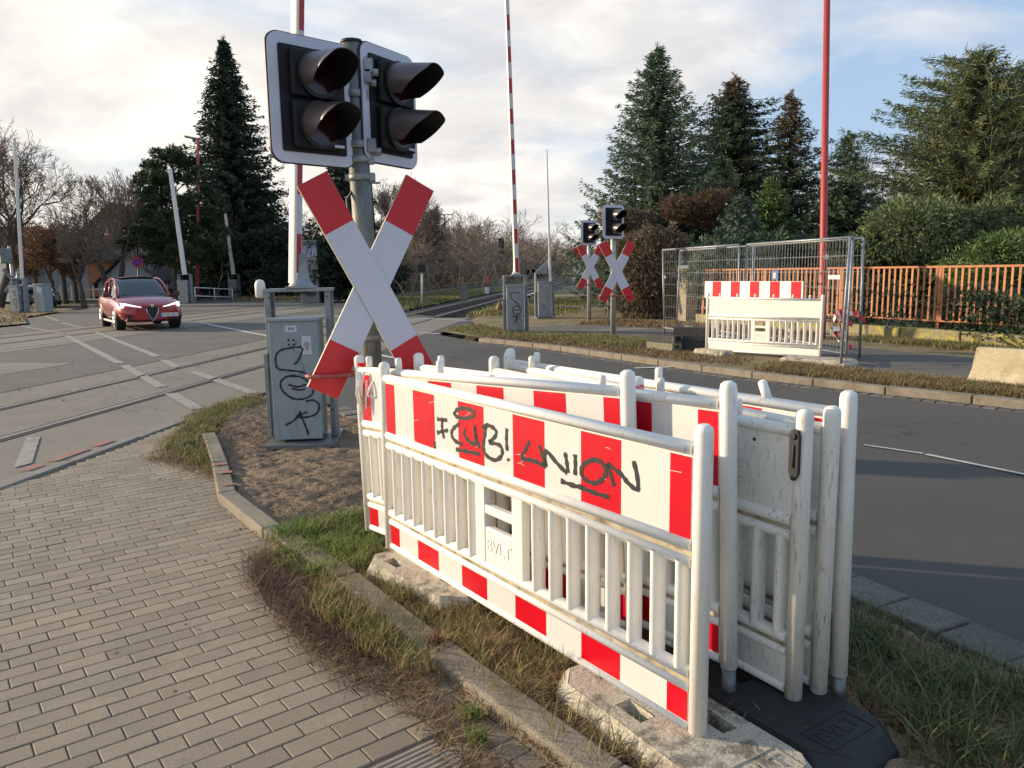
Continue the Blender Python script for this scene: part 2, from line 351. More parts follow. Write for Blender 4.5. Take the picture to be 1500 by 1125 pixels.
# markings: thin quads from edge points
def strip(a, b, w, z, m=None, out=None):
    a = Vector(a); b = Vector(b); n = (b-a).normalized(); n = Vector((-n.y, n.x))*w/2
    return [tuple(a-n), tuple(b-n), tuple(b+n), tuple(a+n)]
def lines(pts, w): return [strip(pts[i], pts[i+1], w, 0) for i in range(len(pts)-1)]
gp = lambda x, y: tuple(G(x, y)[:2])
mk = []
mk += [strip(gp(97, 492), gp(176, 533), .16, 0), strip(gp(182, 536), gp(237, 568), .16, 0), strip(gp(250, 577), gp(290, 600), .16, 0)]
mk += [strip(gp(140, 487), gp(231, 523), .16, 0), strip(gp(240, 528), gp(262, 540), .16, 0), strip(gp(283, 545), gp(372, 577), .16, 0)]
mk += [strip(gp(66, 463), gp(86, 471), .14, 0), strip(gp(90, 473), gp(122, 481), .14, 0), strip(gp(30, 478), gp(92, 489), .14, 0)]
mk += [strip(gp(104, 572), gp(117, 572), .14, 0)]
mk += [[gp(20, 687), gp(47, 680), gp(59, 641), gp(39, 642)]]
sheet('road_marking', mk, .012, m_line)
mk = [strip(gp(293, 473), gp(391, 492.5), .13, 0), strip(gp(391, 492.5), gp(520, 513), .13, 0), strip(gp(552, 520), gp(588, 527), .13, 0), strip(gp(655, 541), gp(716, 553), .13, 0),
      strip(gp(474, 461), gp(500, 464.5), .12, 0), strip(gp(474, 471), gp(504, 476), .12, 0), strip(gp(606, 466), gp(706, 471.5), .12, 0), strip(gp(611, 487), gp(646, 490), .12, 0),
      strip(gp(1265, 653), gp(1352, 666), .035, 0), strip(gp(1356, 667), gp(1498, 696), .05, 0), strip(gp(1498, 696), gp(1640, 728), .05, 0),
      strip(gp(930, 540), gp(992, 538), .12, 0), strip(gp(0, 512), gp(98, 500), .07, 0), strip(gp(112, 495), gp(145, 490), .07, 0), strip(gp(290, 446), gp(330, 447), .12, 0)]
sheet('road_marking', mk, .012, m_line2)
# rails in the crossing and out on the ballast
def railway(name, offs, label, ys, y0, y1, yb, grp):
    t = thing(name, label, 'railway track', (*off(y0, 0), 0), group=None)
    ox, oy = t.location.x, t.location.y
    for o in offs:
        def P(y, dx, z): x, yy = off(y, o+dx); return (x-ox, yy-oy, z)
        b = B()
        def bar(dx0, dx1, za, zb, ya, yc):
            b.add([P(ya, dx0, za), P(ya, dx1, za), P(yc, dx1, za), P(yc, dx0, za), P(ya, dx0, zb), P(ya, dx1, zb), P(yc, dx1, zb), P(yc, dx0, zb)],
                  [(0, 1, 2, 3), (4, 5, 6, 7), (0, 1, 5, 4), (1, 2, 6, 5), (2, 3, 7, 6), (3, 0, 4, 7)])
        b.mi = 0; bar(-.035, .035, -.05, .012, y0, ys)
        b.mi = 2; bar(.036, .125, -.05, .0085, y0, ys); bar(-.085, -.036, -.05, .0085, y0, ys)
        b.mi = 1; bar(-.034, .034, -.005, .035, ys+.01, y1); b.mi = 0; bar(-.036, .036, -.005, .036+.001, ys+.01, y1)
        b.mi = 1; bar(-.012, .012, -.10, -.005, ys+.01, y1); bar(-.06, .06, -.115, -.095, ys+.01, y1)
        b.build('rail', [m_railtop, m_rail, m_groove], t)
    b0 = B(); b0.box(0, 0, 0, 2.5, .25, .1); proto = None
    c = (offs[0]+offs[1])/2
    for k in range(95):
        y = ys+.5+k*.65
        if y > yb+62: break
        x, yy = off(y, c)
        if proto is None:
            proto = b0.build('sleeper', m_sleeper, t); o = proto
        else:
            o = proto.copy(); C.objects.link(o); o.parent = t
        o.location = (x-ox, yy-oy, -.155); o.rotation_euler = (0, 0, -.12+random.uniform(-.015, .015))
    return t
railway('railway_track', (-1.45, 0.), 'nearer railway track running through the crossing past the barrier boxes', 28., -2., 700., 28., None)
railway('railway_track', (-10.55, -9.1), 'farther railway track beyond the green strip, behind the red car', 47.5, 10., 700., 47.5, None)
def noisy_strip(name, left, right, z, m, amp, n, ny, kind='structure'):
    b = B(); rows = []
    for i in range(ny+1):
        t = i/ny; l = np.array(left[0])*(1-t)+np.array(left[1])*t; r = np.array(right[0])*(1-t)+np.array(right[1])*t
        row = []
        for j in range(n+1):
            s = j/n; p = l*(1-s)+r*s
            row.append((p[0], p[1], z+random.uniform(-amp, amp)))
        rows.append(row)
    b.grid(rows, False); return b.build(name, m, kind=kind)
noisy_strip('ballast', (off(28.05, -3.), off(90, -3.)), (off(28.05, 1.8), off(90, 1.8)), -.135, m_ballast, .018, 40, 380)
noisy_strip('ballast', (off(47.6, -12.2), off(110, -12.2)), (off(47.6, -7.6), off(110, -7.6)), -.135, m_ballast, .02, 30, 250)
sheet('ballast', [[off(90, -3.), off(90, 1.8), off(1200, 1.8), off(1200, -3.)], [off(110, -12.2), off(110, -7.6), off(1200, -7.6), off(1200, -12.2)]], -.13, m_ballast)
# green strip between tracks
sheet('grass_strip', [[(-5.6, 33.4), off(29.6, -3.05), off(1200, -3.05), off(1200, -7.55), off(44.5, -7.55), (-8.1, 38.4)]], -.05, m_green)
sheet('grass_strip', [[(-18.2, 50), (-15, 49.9), off(50, -12.2), off(1200, -12.3), (-80, 1200), (-60, 120), (-28, 76), (-19.6, 58)]], -.03, m_verge)
# ------------------------------------------------------------------ verge right
vb = [(-1.85, 20.6), (-1.7, 21.7), (-1.1, 23.4), (-1.2, 25.2), (-1.4, 27.2), (2.3, 60), (60, 60), (60, -2), (10.2, -2)]
def inset(p, d): return p
kerb_far_in = [(9.6+.30, 2.6+.2), (7.6+.25, 5.85), (6.5+.24, 7.43), (5.68+.23, 8.56), (4.72+.23, 9.72), (3.71+.23, 11.05), (2.43+.23, 13.1), (.73+.2, 16.15), (-.77+.14, 18.12), (-1.86, 20.45)]
sheet('verge', [kerb_far_in[::-1] + [(10.2, -2)] + [(60, -2), (60, 60), (2.3, 60), (-1.15, 27.5), (-1.3, 25.3), (-1.1, 23.4), (-1.75, 21.7)]], .07, m_verge)
def kerb(name, line, w, z, seglen, m, gap=.008, sidew=None, zb=-.1, jit=.006, label=None):
    b = B(); P = [Vector((*p, 0)) for p in line]; pts = [P[0]]
    # resample
    d = [0]
    for i in range(1, len(P)): d.append(d[-1]+(P[i]-P[i-1]).length)
    def at(s):
        for i in range(1, len(P)):
            if s <= d[i] or i == len(P)-1:
                return P[i-1].lerp(P[i], (s-d[i-1])/(d[i]-d[i-1]))
    s = 0
    while s < d[-1]-.05:
        e = min(s+seglen, d[-1]); a = at(s+gap); c = at(e-gap); t = (c-a).normalized(); n = Vector((t.y, -t.x, 0))*w
        j = random.uniform(-jit, jit); k = random.uniform(-jit, jit)
        b.add([tuple(a)[:2]+(zb,), tuple(c)[:2]+(zb,), tuple(c+n)[:2]+(zb,), tuple(a+n)[:2]+(zb,),
               tuple(a)[:2]+(z+j,), tuple(c)[:2]+(z+k,), tuple(c+n)[:2]+(z+k,), tuple(a+n)[:2]+(z+j,)],
              [(0, 1, 2, 3), (4, 5, 6, 7), (0, 1, 5, 4), (1, 2, 6, 5), (2, 3, 7, 6), (3, 0, 4, 7)])
        s = e
    return b.build(name, m, kind='structure', bev=.012)
kerb('kerb', far_kerb[:-1][::-1], -.17, .095, 1.0, m_conc2)
kerb('gutter', [(x-.19, y-.12) for x, y in far_kerb[:-1][::-1]], -.16, .012, .16, mat('gutter_setts', (.12, .105, .09), .9, isl=.3, bump=.004, bscale=60), gap=.005)
sheet('sidewalk', [[(.2, 20.6), (1.9, 19.2), (3.9, 16.4), (4.5, 14.), (5.12, 11.4), (6.0, 10.3), (7.6, 7.6), (10.6, 3.5), (12.4, 4.6), (9.4, 9.3), (8.2, 11.4), (7.3, 13.2), (6.35, 15.2), (5.3, 18.8), (3.8, 21.3), (1.2, 22.2)]], .078, m_asph2)
sheet('sidewalk_slab', [[(1.5, 19.7), (2.15, 19.4), (3.9, 19.9), (3.3, 20.5)]], .084, m_conc)
# ------------------------------------------------------------------ pavement of bevelled pavers (left foreground)
inner = [(-3.25, 7.9), (-3.08, 7.5), (-2.72, 6.75), (-2.48, 6.2), (-2.27, 5.7), (-2.07, 5.25), (-1.86, 4.9), (-1.6, 4.62), (-1.3, 4.26), (-.97, 3.84), (-.62, 3.36), (-.36, 2.96), (-.17, 2.62), (.06, 2.34), (.38, 2.0), (.9, 1.4), (1.6, .4)]
pave_in = [(-3.35, 9.2), (-3.55, 8.9), (-3.72, 7.7), (-3.83, 6.5), (-3.93, 5.8), (-4.1, 4.6), (-4.4, 2), (-4.6, .6)]
pave_poly = inner + [(1.4, .3)] + pave_in[::-1]
grate = [(-.51, 2.30), (-.30, 2.47), (.25, 1.87), (.0, 1.7)]
sheet('pavement', [[(-3.1, 9.7)] + inner + [(-5.1, .2), (-4.2, 4.6), (-3.98, 6.5), (-3.85, 7.8), (-3.7, 9.2)]], -.0062, m_joint)
ang = R(38); ca, sa = math.cos(ang), math.sin(ang); L_, W_ = .177, .095
VV = []; FF = []
def paver(cx_, cy_, lx, wy, dz, tilt):
    o = len(VV); g_ = .0024; c_ = .0032
    for (ex, ez) in ((g_, -.03), (g_, -c_), (g_+c_, 0)):
        for sx, sy in ((-1, -1), (1, -1), (1, 1), (-1, 1)):
            u = sx*(lx/2-ex); v = sy*(wy/2-ex)
            VV.append((cx_+u*ca-v*sa, cy_+u*sa+v*ca, ez+dz+u*tilt[0]+v*tilt[1]))
    for l in (0, 4):
        for i in range(4): FF.append((o+l+i, o+l+(i+1) % 4, o+l+4+(i+1) % 4, o+l+4+i))
    FF.append((o+8, o+9, o+10, o+11))
cent = []
for j in range(-100, 100):
    for i in range(-60, 60):
        u = (i+.5*(j % 2))*L_+.018*math.sin(j*.7); v = j*W_; cent.append((u*ca-v*sa-2, u*sa+v*ca+4))
cent = np.array(cent); ok = (inside(cent, pave_poly) | inside(cent-np.array([.10, .06]), pave_poly)) & ~inside(cent, grate) & (cent[:, 1] > .8)
for x, y in cent[ok]:
    paver(x, y, L_, W_, random.gauss(0, .0007)+.001*math.sin(x*1.7+y)*math.sin(y*1.3), (random.gauss(0, .005), random.gauss(0, .007)))
b = B(); b.v = VV; b.f = FF; b.m = [0]*len(FF); b.sm = [False]*len(FF)
b.build('paver_field', m_paver, kind='structure', fix=False)
# ribbed guidance slabs
gv = B(); a = Vector((-.51, 2.30, 0)); e1 = Vector((.21, .17, 0)); e2 = Vector((.56, -.60, 0))
gv.add([tuple(a+Vector((0, 0, -.006))), tuple(a+e1+Vector((0, 0, -.006))), tuple(a+e1+e2+Vector((0, 0, -.006))), tuple(a+e2+Vector((0, 0, -.006)))], [(0, 1, 2, 3)])
for k in range(34):
    p = a+e2*((k+.5)/34)*1.0; q = p+e1; n = e2.normalized()*.0062
    gv.add([tuple(p-n+Vector((0, 0, -.006))), tuple(q-n+Vector((0, 0, -.006))), tuple(q+n+Vector((0, 0, -.006))), tuple(p+n+Vector((0, 0, -.006))),
            tuple(p-n*.6+Vector((0, 0, .004))), tuple(q-n*.6+Vector((0, 0, .004))), tuple(q+n*.6+Vector((0, 0, .004))), tuple(p+n*.6+Vector((0, 0, .004)))],
           [(4, 5, 6, 7), (0, 1, 5, 4), (1, 2, 6, 5), (2, 3, 7, 6), (3, 0, 4, 7)])
gv.build('guidance_slab', mat('ribbed_slab', (.36, .31, .24), .9, var=.15, vscale=20, bump=.001, bscale=200), kind='structure')
# flush concrete edge between pavers and crossing
kerb('edge_stone', [(-5.2+.0, -.2), (-4.6, 2), (-4.3, 4.6), (-4.13, 5.8), (-4.05, 6.5), (-3.93, 7.7), (-3.78, 8.95), (-3.55, 9.9)], .17, .010, 1.0, mat('edge_concrete', (.24, .215, .18), .9, var=.2, vscale=5, bump=.002, bscale=120), gap=.004)
sheet('kerb_paint', [strip((-4.06, 6.62), (-4.01, 7.1), .1, 0), strip((-3.99, 7.2), (-3.96, 7.45), .1, 0), strip((-4.1, 6.3), (-4.08, 6.5), .09, 0)], .022, m_red)
# inner kerb of the island
ik = inner[1:-1]
ob = kerb('kerb', ik[::-1], .125, .07, 1.0, m_conc2, jit=.004)
def kp(px, py):
    p = G(px, py, .074); return (p.x, p.y)
sheet('kerb_paint', [strip(kp(313, 681), kp(333, 679), .05, 0), strip(kp(319, 693), kp(340, 691), .07, 0), strip(kp(326, 711), kp(346, 709), .04, 0)], .0775, m_red)
# island: dirt mound surface as a displaced grid
isl_poly = [(-3.35, 9.2), (-3.2, 10.3), (-2.6, 9.8), (-2.07, 9.05), (-1.0, 7.45), (.35, 5.6), (1.5, 3.65), (1.86, 2.9), (2.7, 1.0), (3.6, -.5), (2.2, -.5), (1.7, .6), (1.0, 1.5), (.48, 2.08), (.14, 2.42), (-.08, 2.7), (-.27, 3.04), (-.53, 3.44), (-.88, 3.92), (-1.2, 4.34), (-1.5, 4.7), (-1.76, 4.97), (-1.96, 5.32), (-2.16, 5.76), (-2.37, 6.27), (-2.6, 6.8), (-2.98, 7.6)]
def hgt(x, y):
    h = .026+.018*np.sin(x*2.1+y*1.3)*np.sin(y*1.7-x)
    for k, (fx, fy, a_, p_) in enumerate([(9, 7, .008, 0), (17, 13, .006, 1), (31, 27, .005, 2), (5, 11, .008, 3), (43, 37, .003, 4), (21, -25, .005, 5), (-12, 19, .006, 6)]):
        h = h+a_*np.sin(x*fx+p_+2*np.sin(y*3.1+k))*np.cos(y*fy+p_*2+1.5*np.sin(x*2.7))
    return h
st = .028
xs = np.arange(-3.4, 3.4, st); ys_ = np.arange(-.4, 10.4, st)
XX, YY = np.meshgrid(xs, ys_, indexing='ij'); PT = np.stack([XX.ravel(), YY.ravel()], 1); ins = inside(PT, isl_poly).reshape(XX.shape)
ZZ = hgt(XX, YY) + rng.normal(0, .006, XX.shape)+.009*np.abs(np.sin(XX*6+YY*13+3*np.sin(XX*3.3+YY)))*np.sin(XX*2.2-YY*1.1)
idx = -np.ones(XX.shape, int); use = np.zeros(XX.shape, bool)
cell = ins[:-1, :-1] | ins[1:, :-1] | ins[:-1, 1:] | ins[1:, 1:]
for dx in (0, 1):
    for dy in (0, 1): use[dx:XX.shape[0]-1+dx, dy:XX.shape[1]-1+dy] |= cell
idx[use] = np.arange(use.sum())
ZZ = np.where(ins, ZZ, np.minimum(ZZ, .03)-.05)
vs = np.stack([XX[use], YY[use], ZZ[use]], 1); ci, cj = np.nonzero(cell)
fs = np.stack([idx[ci, cj], idx[ci+1, cj], idx[ci+1, cj+1], idx[ci, cj+1]], 1)
me = bpy.data.meshes.new('island_soil'); me.from_pydata(vs.tolist(), [], fs.tolist()); me.materials.append(m_dirt)
me.polygons.foreach_set('use_smooth', [True]*len(fs)); link('island_soil', me, kind='structure')
# clods and pebbles on the soil
def clods(name, pts, zf, smin, smax, m, kind='stuff', label=None, cat=None):
    base = np.array([(1, 0, 0), (-1, 0, 0), (0, 1, 0), (0, -1, 0), (0, 0, 1), (0, 0, -1)], float)
    tri = np.array([(0, 2, 4), (2, 1, 4), (1, 3, 4), (3, 0, 4), (2, 0, 5), (1, 2, 5), (3, 1, 5), (0, 3, 5)])
    n = len(pts); s = rng.uniform(smin, smax, (n, 1, 1))*rng.uniform(.5, 1.2, (n, 1, 3)); a_ = rng.uniform(0, 6.28, n)
    v = base[None]*s*(1+rng.normal(0, .2, (n, 6, 1)))
    x = v[..., 0]*np.cos(a_)[:, None]-v[..., 1]*np.sin(a_)[:, None]; y = v[..., 0]*np.sin(a_)[:, None]+v[..., 1]*np.cos(a_)[:, None]
    P = np.stack([x+pts[:, 0:1], y+pts[:, 1:2], v[..., 2]*.7+zf(pts[:, 0], pts[:, 1])[:, None]], -1)
    npmesh(name, P[:, tri].reshape(-1, 3), 3, m, kind=kind, label=label, cat=cat)
soil = [(-3.2, 9.), (-2.3, 9.1), (-.2, 6.3), (-.3, 4.9), (-.9, 4.5), (-1.5, 4.75), (-2.4, 6.4), (-2.9, 7.6)]
clods('soil_crumbs', scatter(soil, 22000), lambda x, y: hgt(x, y)+.002, .002, .009, mat('soil_crumb', (.22, .155, .10), .95, isl=.35), label='loose brown soil crumbs around the grey barrier box', cat='soil')
# sett strip along the road edge by the island
kerb('gutter', [(2.98, 1.05), (2.2, 2.93), (1.80, 3.75), (.42, 5.77), (-.95, 7.62), (-2.02, 9.2)], -.25, .03, .30, mat('old_setts', (.135, .12, .10), .9, grain=(90, .4), isl=.28, var=.2, vscale=9, bump=.012, bscale=25), gap=.007, jit=.008)

# ------------------------------------------------------------------ grass, roots, leaves
def blades(name, pts, zf, h0, h1, w, m, lean=.6, label=None, cat='grass', kind='stuff', parent=None, curl=.5):
    n = len(pts); h = rng.uniform(h0, h1, n); a_ = rng.uniform(0, 2*PI, n); le = rng.uniform(.1, 1, n)*lean*h
    dx, dy = np.cos(a_), np.sin(a_); px_, py_ = -dy*w/2*rng.uniform(.6, 1.3, n), dx*w/2
    z0 = zf(pts[:, 0], pts[:, 1])-.005; out = []
    t = np.array([0, .35, .7, 1.]); prev = None
    for k in range(3):
        def at(tt, ws):
            cx_ = pts[:, 0]+dx*le*tt**1.8; cy_ = pts[:, 1]+dy*le*tt**1.8; z = z0+h*(tt-curl*tt*tt*rngc)
            return np.stack([cx_-px_*ws, cy_-py_*ws, z], -1), np.stack([cx_+px_*ws, cy_+py_*ws, z], -1)
        if k == 0: rngc = rng.uniform(.2, 1, n)
        ws = [1, .85, .6, .12]
        a0, b0 = at(t[k], ws[k]); a1, b1 = at(t[k+1], ws[k+1])
        out.append(np.stack([a0, b0, b1, a1], 1))
    Q = np.stack(out, 1).reshape(n, 12, 3)
    # share verts so Random Per Island works per blade
    V = np.stack([Q[:, 0], Q[:, 1], Q[:, 3], Q[:, 2], Q[:, 7], Q[:, 6], Q[:, 11], Q[:, 10]], 1).reshape(-1, 3)
    f = np.array([(0, 1, 3, 2), (2, 3, 5, 4), (4, 5, 7, 6)]); Fc = (np.arange(n)[:, None, None]*8+f[None]).reshape(-1, 4)
    me = bpy.data.meshes.new(name); me.vertices.add(len(V)); me.vertices.foreach_set('co', V.astype(np.float32).ravel())
    me.loops.add(Fc.size); me.loops.foreach_set('vertex_index', Fc.astype(np.int32).ravel())
    me.polygons.add(len(Fc)); me.polygons.foreach_set('loop_start', np.arange(0, Fc.size, 4, dtype=np.int32)); me.polygons.foreach_set('loop_total', np.full(len(Fc), 4, dtype=np.int32))
    me.materials.append(m); me.update(calc_edges=True)
    return link(name, me, parent, label=label, cat=cat, kind=kind)
def clump(poly, n, k, sp):
    c = scatter(poly, n); return (c[:, None, :]+rng.normal(0, sp, (n, k, 2))).reshape(-1, 2)
H_i = lambda x, y: hgt(x, y)
def gpoly(*p): return [tuple(G(*q, .05)[:2]) for q in p]
band = gpoly((470, 850), (545, 790), (640, 860), (800, 930), (960, 1080), (1000, 1140), (860, 1140), (700, 1010), (600, 930))
blades('grass_tuft', clump(band, 230, 14, .022), H_i, .04, .14, .0042, m_grass, .9, label='yellow green grass tufts on the strip in front of the barricades')
blades('dry_thatch', clump(band, 1300, 20, .03), H_i, .02, .06, .0035, m_dry, 2.0, label='flattened brown thatch between the kerb and the barricades')
fresh = gpoly((395, 790), (440, 765), (545, 745), (560, 800), (520, 835), (470, 850), (420, 830))
blades('fresh_grass', clump(fresh, 230, 22, .03), H_i, .03, .13, .0055, m_grassg, 1.2, label='bright green grass tuft at the left barricade foot')
blades('dry_thatch', clump(fresh, 220, 16, .03), H_i, .02, .09, .004, m_dry, 1.8, label='straw blades mixed into the bright green tuft')
kz = lambda x, y: np.full(len(x), .0)
leftb = gpoly((370, 800), (430, 790), (480, 850), (560, 920), (640, 985), (700, 1060), (760, 1125), (700, 1130), (620, 1040), (520, 990), (470, 960), (420, 900), (375, 850))
blades('dead_root_mat', clump(gpoly((372, 812), (420, 805), (490, 875), (545, 925), (550, 945), (500, 950), (435, 900), (392, 860)), 190, 28, .035), kz, .03, .14, .003, m_root, 1.8, label='dark brown dead roots heaped over the kerb onto the pavers', cat='dead plants')
blades('dead_root_mat', clump(leftb, 230, 16, .04), kz, .015, .07, .003, m_root, 2.4, label='thin brown dead roots trailing along the kerb to the ribbed slab', cat='dead plants')
blades('dry_thatch', clump(leftb, 260, 14, .04), kz, .02, .07, .0035, m_dry, 2.2, label='straw strands tangled in the roots along the kerb')
blades('grass_tuft', clump(gpoly((470, 850), (560, 925), (640, 990), (600, 990), (530, 950), (450, 890)), 110, 14, .025), lambda x, y: np.full(len(x), .07), .04, .12, .004, m_grass, .9, label='mixed green and straw grass growing over the inner kerb')
for q, n_, l_ in (((690, 1045), 26, 'small green weed tuft against the kerb stone'), ((700, 1080), 20, 'small leafy weed below the kerb near the ribbed slab')):
    p = G(*q, .02); blades('weed', np.array([[p.x, p.y]])+rng.normal(0, .018, (n_*6, 2)), kz, .03, .09, .005, m_grassg, .8, label=l_, cat='weed')
p = G(640, 945, .06)
blades('weed', np.array([[p.x, p.y]])+rng.normal(0, .02, (60, 2)), lambda x, y: np.full(len(x), .06), .04, .09, .011, m_leaf, 1.0, label='withered orange brown plant on the kerb', cat='weed')
cgr = gpoly((240, 655), (290, 600), (380, 575), (383, 590), (330, 612), (305, 640), (318, 690), (300, 680))
blades('grass_tuft', clump(cgr, 520, 16, .04), lambda x, y: np.full(len(x), .03), .03, .10, .006, m_grass, 1.3, label='yellowish grass along the pavement edge left of the barrier box')
blades('dry_thatch', clump(gpoly((215, 665), (290, 600), (383, 580), (383, 600), (330, 622), (310, 650), (322, 700), (300, 690)), 500, 16, .05), lambda x, y: np.full(len(x), .015), .02, .05, .005, m_dry, 2.2, label='brown thatch under the grass at the pavement edge')
rb = [tuple(p) for p in [(1.1, 3.5), (1.45, 3.5), (1.78, 2.9), (2.4, 1.6), (2.0, 1.2), (1.3, 1.6), (1.3, 2.4)]]
blades('grass_tuft', clump(rb, 430, 18, .03), H_i, .04, .19, .0048, mat('grass_darkened_for_shade', (0, 0, 0), .7, transl=.2, island_cols=[(0, (.04, .07, .018)), (.6, (.10, .14, .035)), (1, (.24, .21, .09))]), 1.1, label='long green grass coloured dark for shade right of the black rubber foot')  # blade colours darkened to stand in for the shade over this corner
blades('dry_thatch', clump(rb, 800, 18, .04), H_i, .02, .07, .004, m_dry, 2.2, label='brown thatch and leaves right of the black rubber foot')
mid = [(-.7, 4.6), (.1, 5.), (1.35, 3.6), (1.3, 2.5), (.8, 2.3), (.55, 2.3), (-.6, 4.)]
blades('dry_thatch', clump(mid, 900, 16, .05), H_i, .02, .08, .004, m_dry, 2., label='dry thatch under the stacked barricades')
kb = gpoly((490, 600), (540, 650), (600, 700), (560, 600))
# verge grass on the far side
zv = lambda x, y: np.full(len(x), .07)
vg = [(4.9, 9.75), (5.9, 8.7), (7., 7.1), (7.6, 7.), (6.1, 9.9), (5.1, 11.2), (4.4, 12.5), (3.6, 11.5)]
blades('verge_grass', clump(vg, 900, 22, .07), zv, .03, .13, .009, m_dry, 1.5, label='straw coloured grass between kerb and sidewalk near the concrete block')
blades('verge_grass', clump(vg, 700, 16, .06), zv, .03, .13, .008, m_grass, 1.2, label='green blades in the straw verge near the concrete block')
blades('verge_grass', clump([(.7, 18.6), (1.2, 16.6), (2.4, 15.1), (3.0, 16.), (2.2, 18.1)], 420, 20, .09), zv, .05, .16, .014, m_grass, 1., label='greenish grass round the foot of the nearer far signal post')
blades('verge_grass', clump([(-1.6, 21.6), (-1.7, 20.9), (-.6, 18.6), (.6, 17.2), (.8, 18), (-.2, 20.3), (-1, 22.5)], 400, 20, .1), zv, .04, .12, .018, m_grass, 1.2, label='yellow green grass left of the tagged barrier box')
blades('verge_grass', clump([(-.8, 18.6), (.8, 16.3), (2.5, 13.4), (3.5, 12.2), (4., 13.), (3.2, 15.), (1., 18.5)], 700, 14, .12), zv, .03, .08, .014, m_dry, 2., label='dry litter along the far kerb')
blades('verge_grass', clump([(7.2, 16.), (9.2, 12.1), (9.7, 12.6), (7.7, 16.6)], 420, 18, .1), zv, .05, .16, .014, m_grass, 1., label='grass along the foot of the low stone wall')
blades('verge_grass', clump([(2., 22.5), (6.5, 17.5), (7.3, 16.2), (6.6, 20), (3.4, 24)], 300, 18, .2), zv, .05, .14, .02, m_dry, 1.4, label='dry grass behind the wire fence panels')
zg = lambda x, y: np.full(len(x), -.04)
blades('strip_grass', clump([(-5.6, 33.6), off(30.5, -3.2), off(70, -3.2), off(70, -7.4), off(45, -7.4)], 2200, 14, .25), zg, .06, .22, .04, m_grass, .9, label='green grass between the two railway tracks')
blades('strip_grass', clump([(-18., 50.5), (-15., 50.5), off(80, -12.6), off(80, -20), (-20, 60)], 900, 12, .3), zg, .1, .4, .05, m_dry, .9, label='brown grass at the foot of the bare woods')
blades('strip_grass', clump([(-1.2, 27.5), (1.5, 27), (6, 45), (0, 40)], 900, 14, .3), zv, .05, .25, .04, m_grass, .9, label='rough grass right of the nearer track behind the far signals')
lg = [(-20.3, 32.2), (-17.4, 27.8), (-17.8, 24.3), (-22, 20.3), (-34, 12.2), (-60, 30), (-40, 48), (-23, 41)]
sheet('verge', [lg], .05, m_verge)
blades('verge_grass', clump(lg, 1300, 14, .3), lambda x, y: np.full(len(x), .05), .04, .14, .04, m_dry, 1.5, label='orange brown grass and leaves round the leftmost barrier box', cat='grass')
# leaves
def leaves(name, pts, z, s0, s1, label):
    n = len(pts); a_ = rng.uniform(0, 6.28, n); s = rng.uniform(s0, s1, n)
    q = np.array([(-1, -.45), (.2, -.6), (1, 0), (.1, .6)]); x = (q[None, :, 0]*np.cos(a_)[:, None]-q[None, :, 1]*np.sin(a_)[:, None])*s[:, None]+pts[:, 0:1]
    y = (q[None, :, 0]*np.sin(a_)[:, None]+q[None, :, 1]*np.cos(a_)[:, None])*s[:, None]+pts[:, 1:2]
    zz = z(pts[:, 0], pts[:, 1])[:, None]+rng.uniform(.002, .02, (n, 4))
    npmesh(name, np.stack([x, y, zz], -1).reshape(-1, 3), 4, m_leaf, kind='stuff', label=label, cat='leaves')
leaves('fallen_leaves', np.vstack([scatter(band, 420), scatter(rb, 500), scatter(fresh, 60)]), H_i, .01, .028, 'brown fallen leaves in the grass around the barricades')
leaves('fallen_leaves', np.vstack([scatter(vg, 300), scatter([(2., 22.5), (7.3, 16.2), (3.4, 24)], 400)]), zv, .02, .05, 'brown fallen leaves on the far verge')
leaves('fallen_leaves', np.vstack([scatter([(-3.7, 7.7), (-3.2, 7.6), (-.7, 3.3), (.2, 1.9), (-1.5, 1.8)], 26), scatter(inner[:12]+[(-1.4, 3.9), (-2.8, 6.4)], 60)]), lambda x, y: np.full(len(x), .005), .008, .018, 'few dry leaf scraps lying on the brick pavers')
leaves('fallen_leaves', scatter([(-9, 9), (-4.5, 9), (-4., 14), (-9, 22)], 70), lambda x, y: np.full(len(x), .01), .02, .05, 'scattered leaves on the crossing panels')
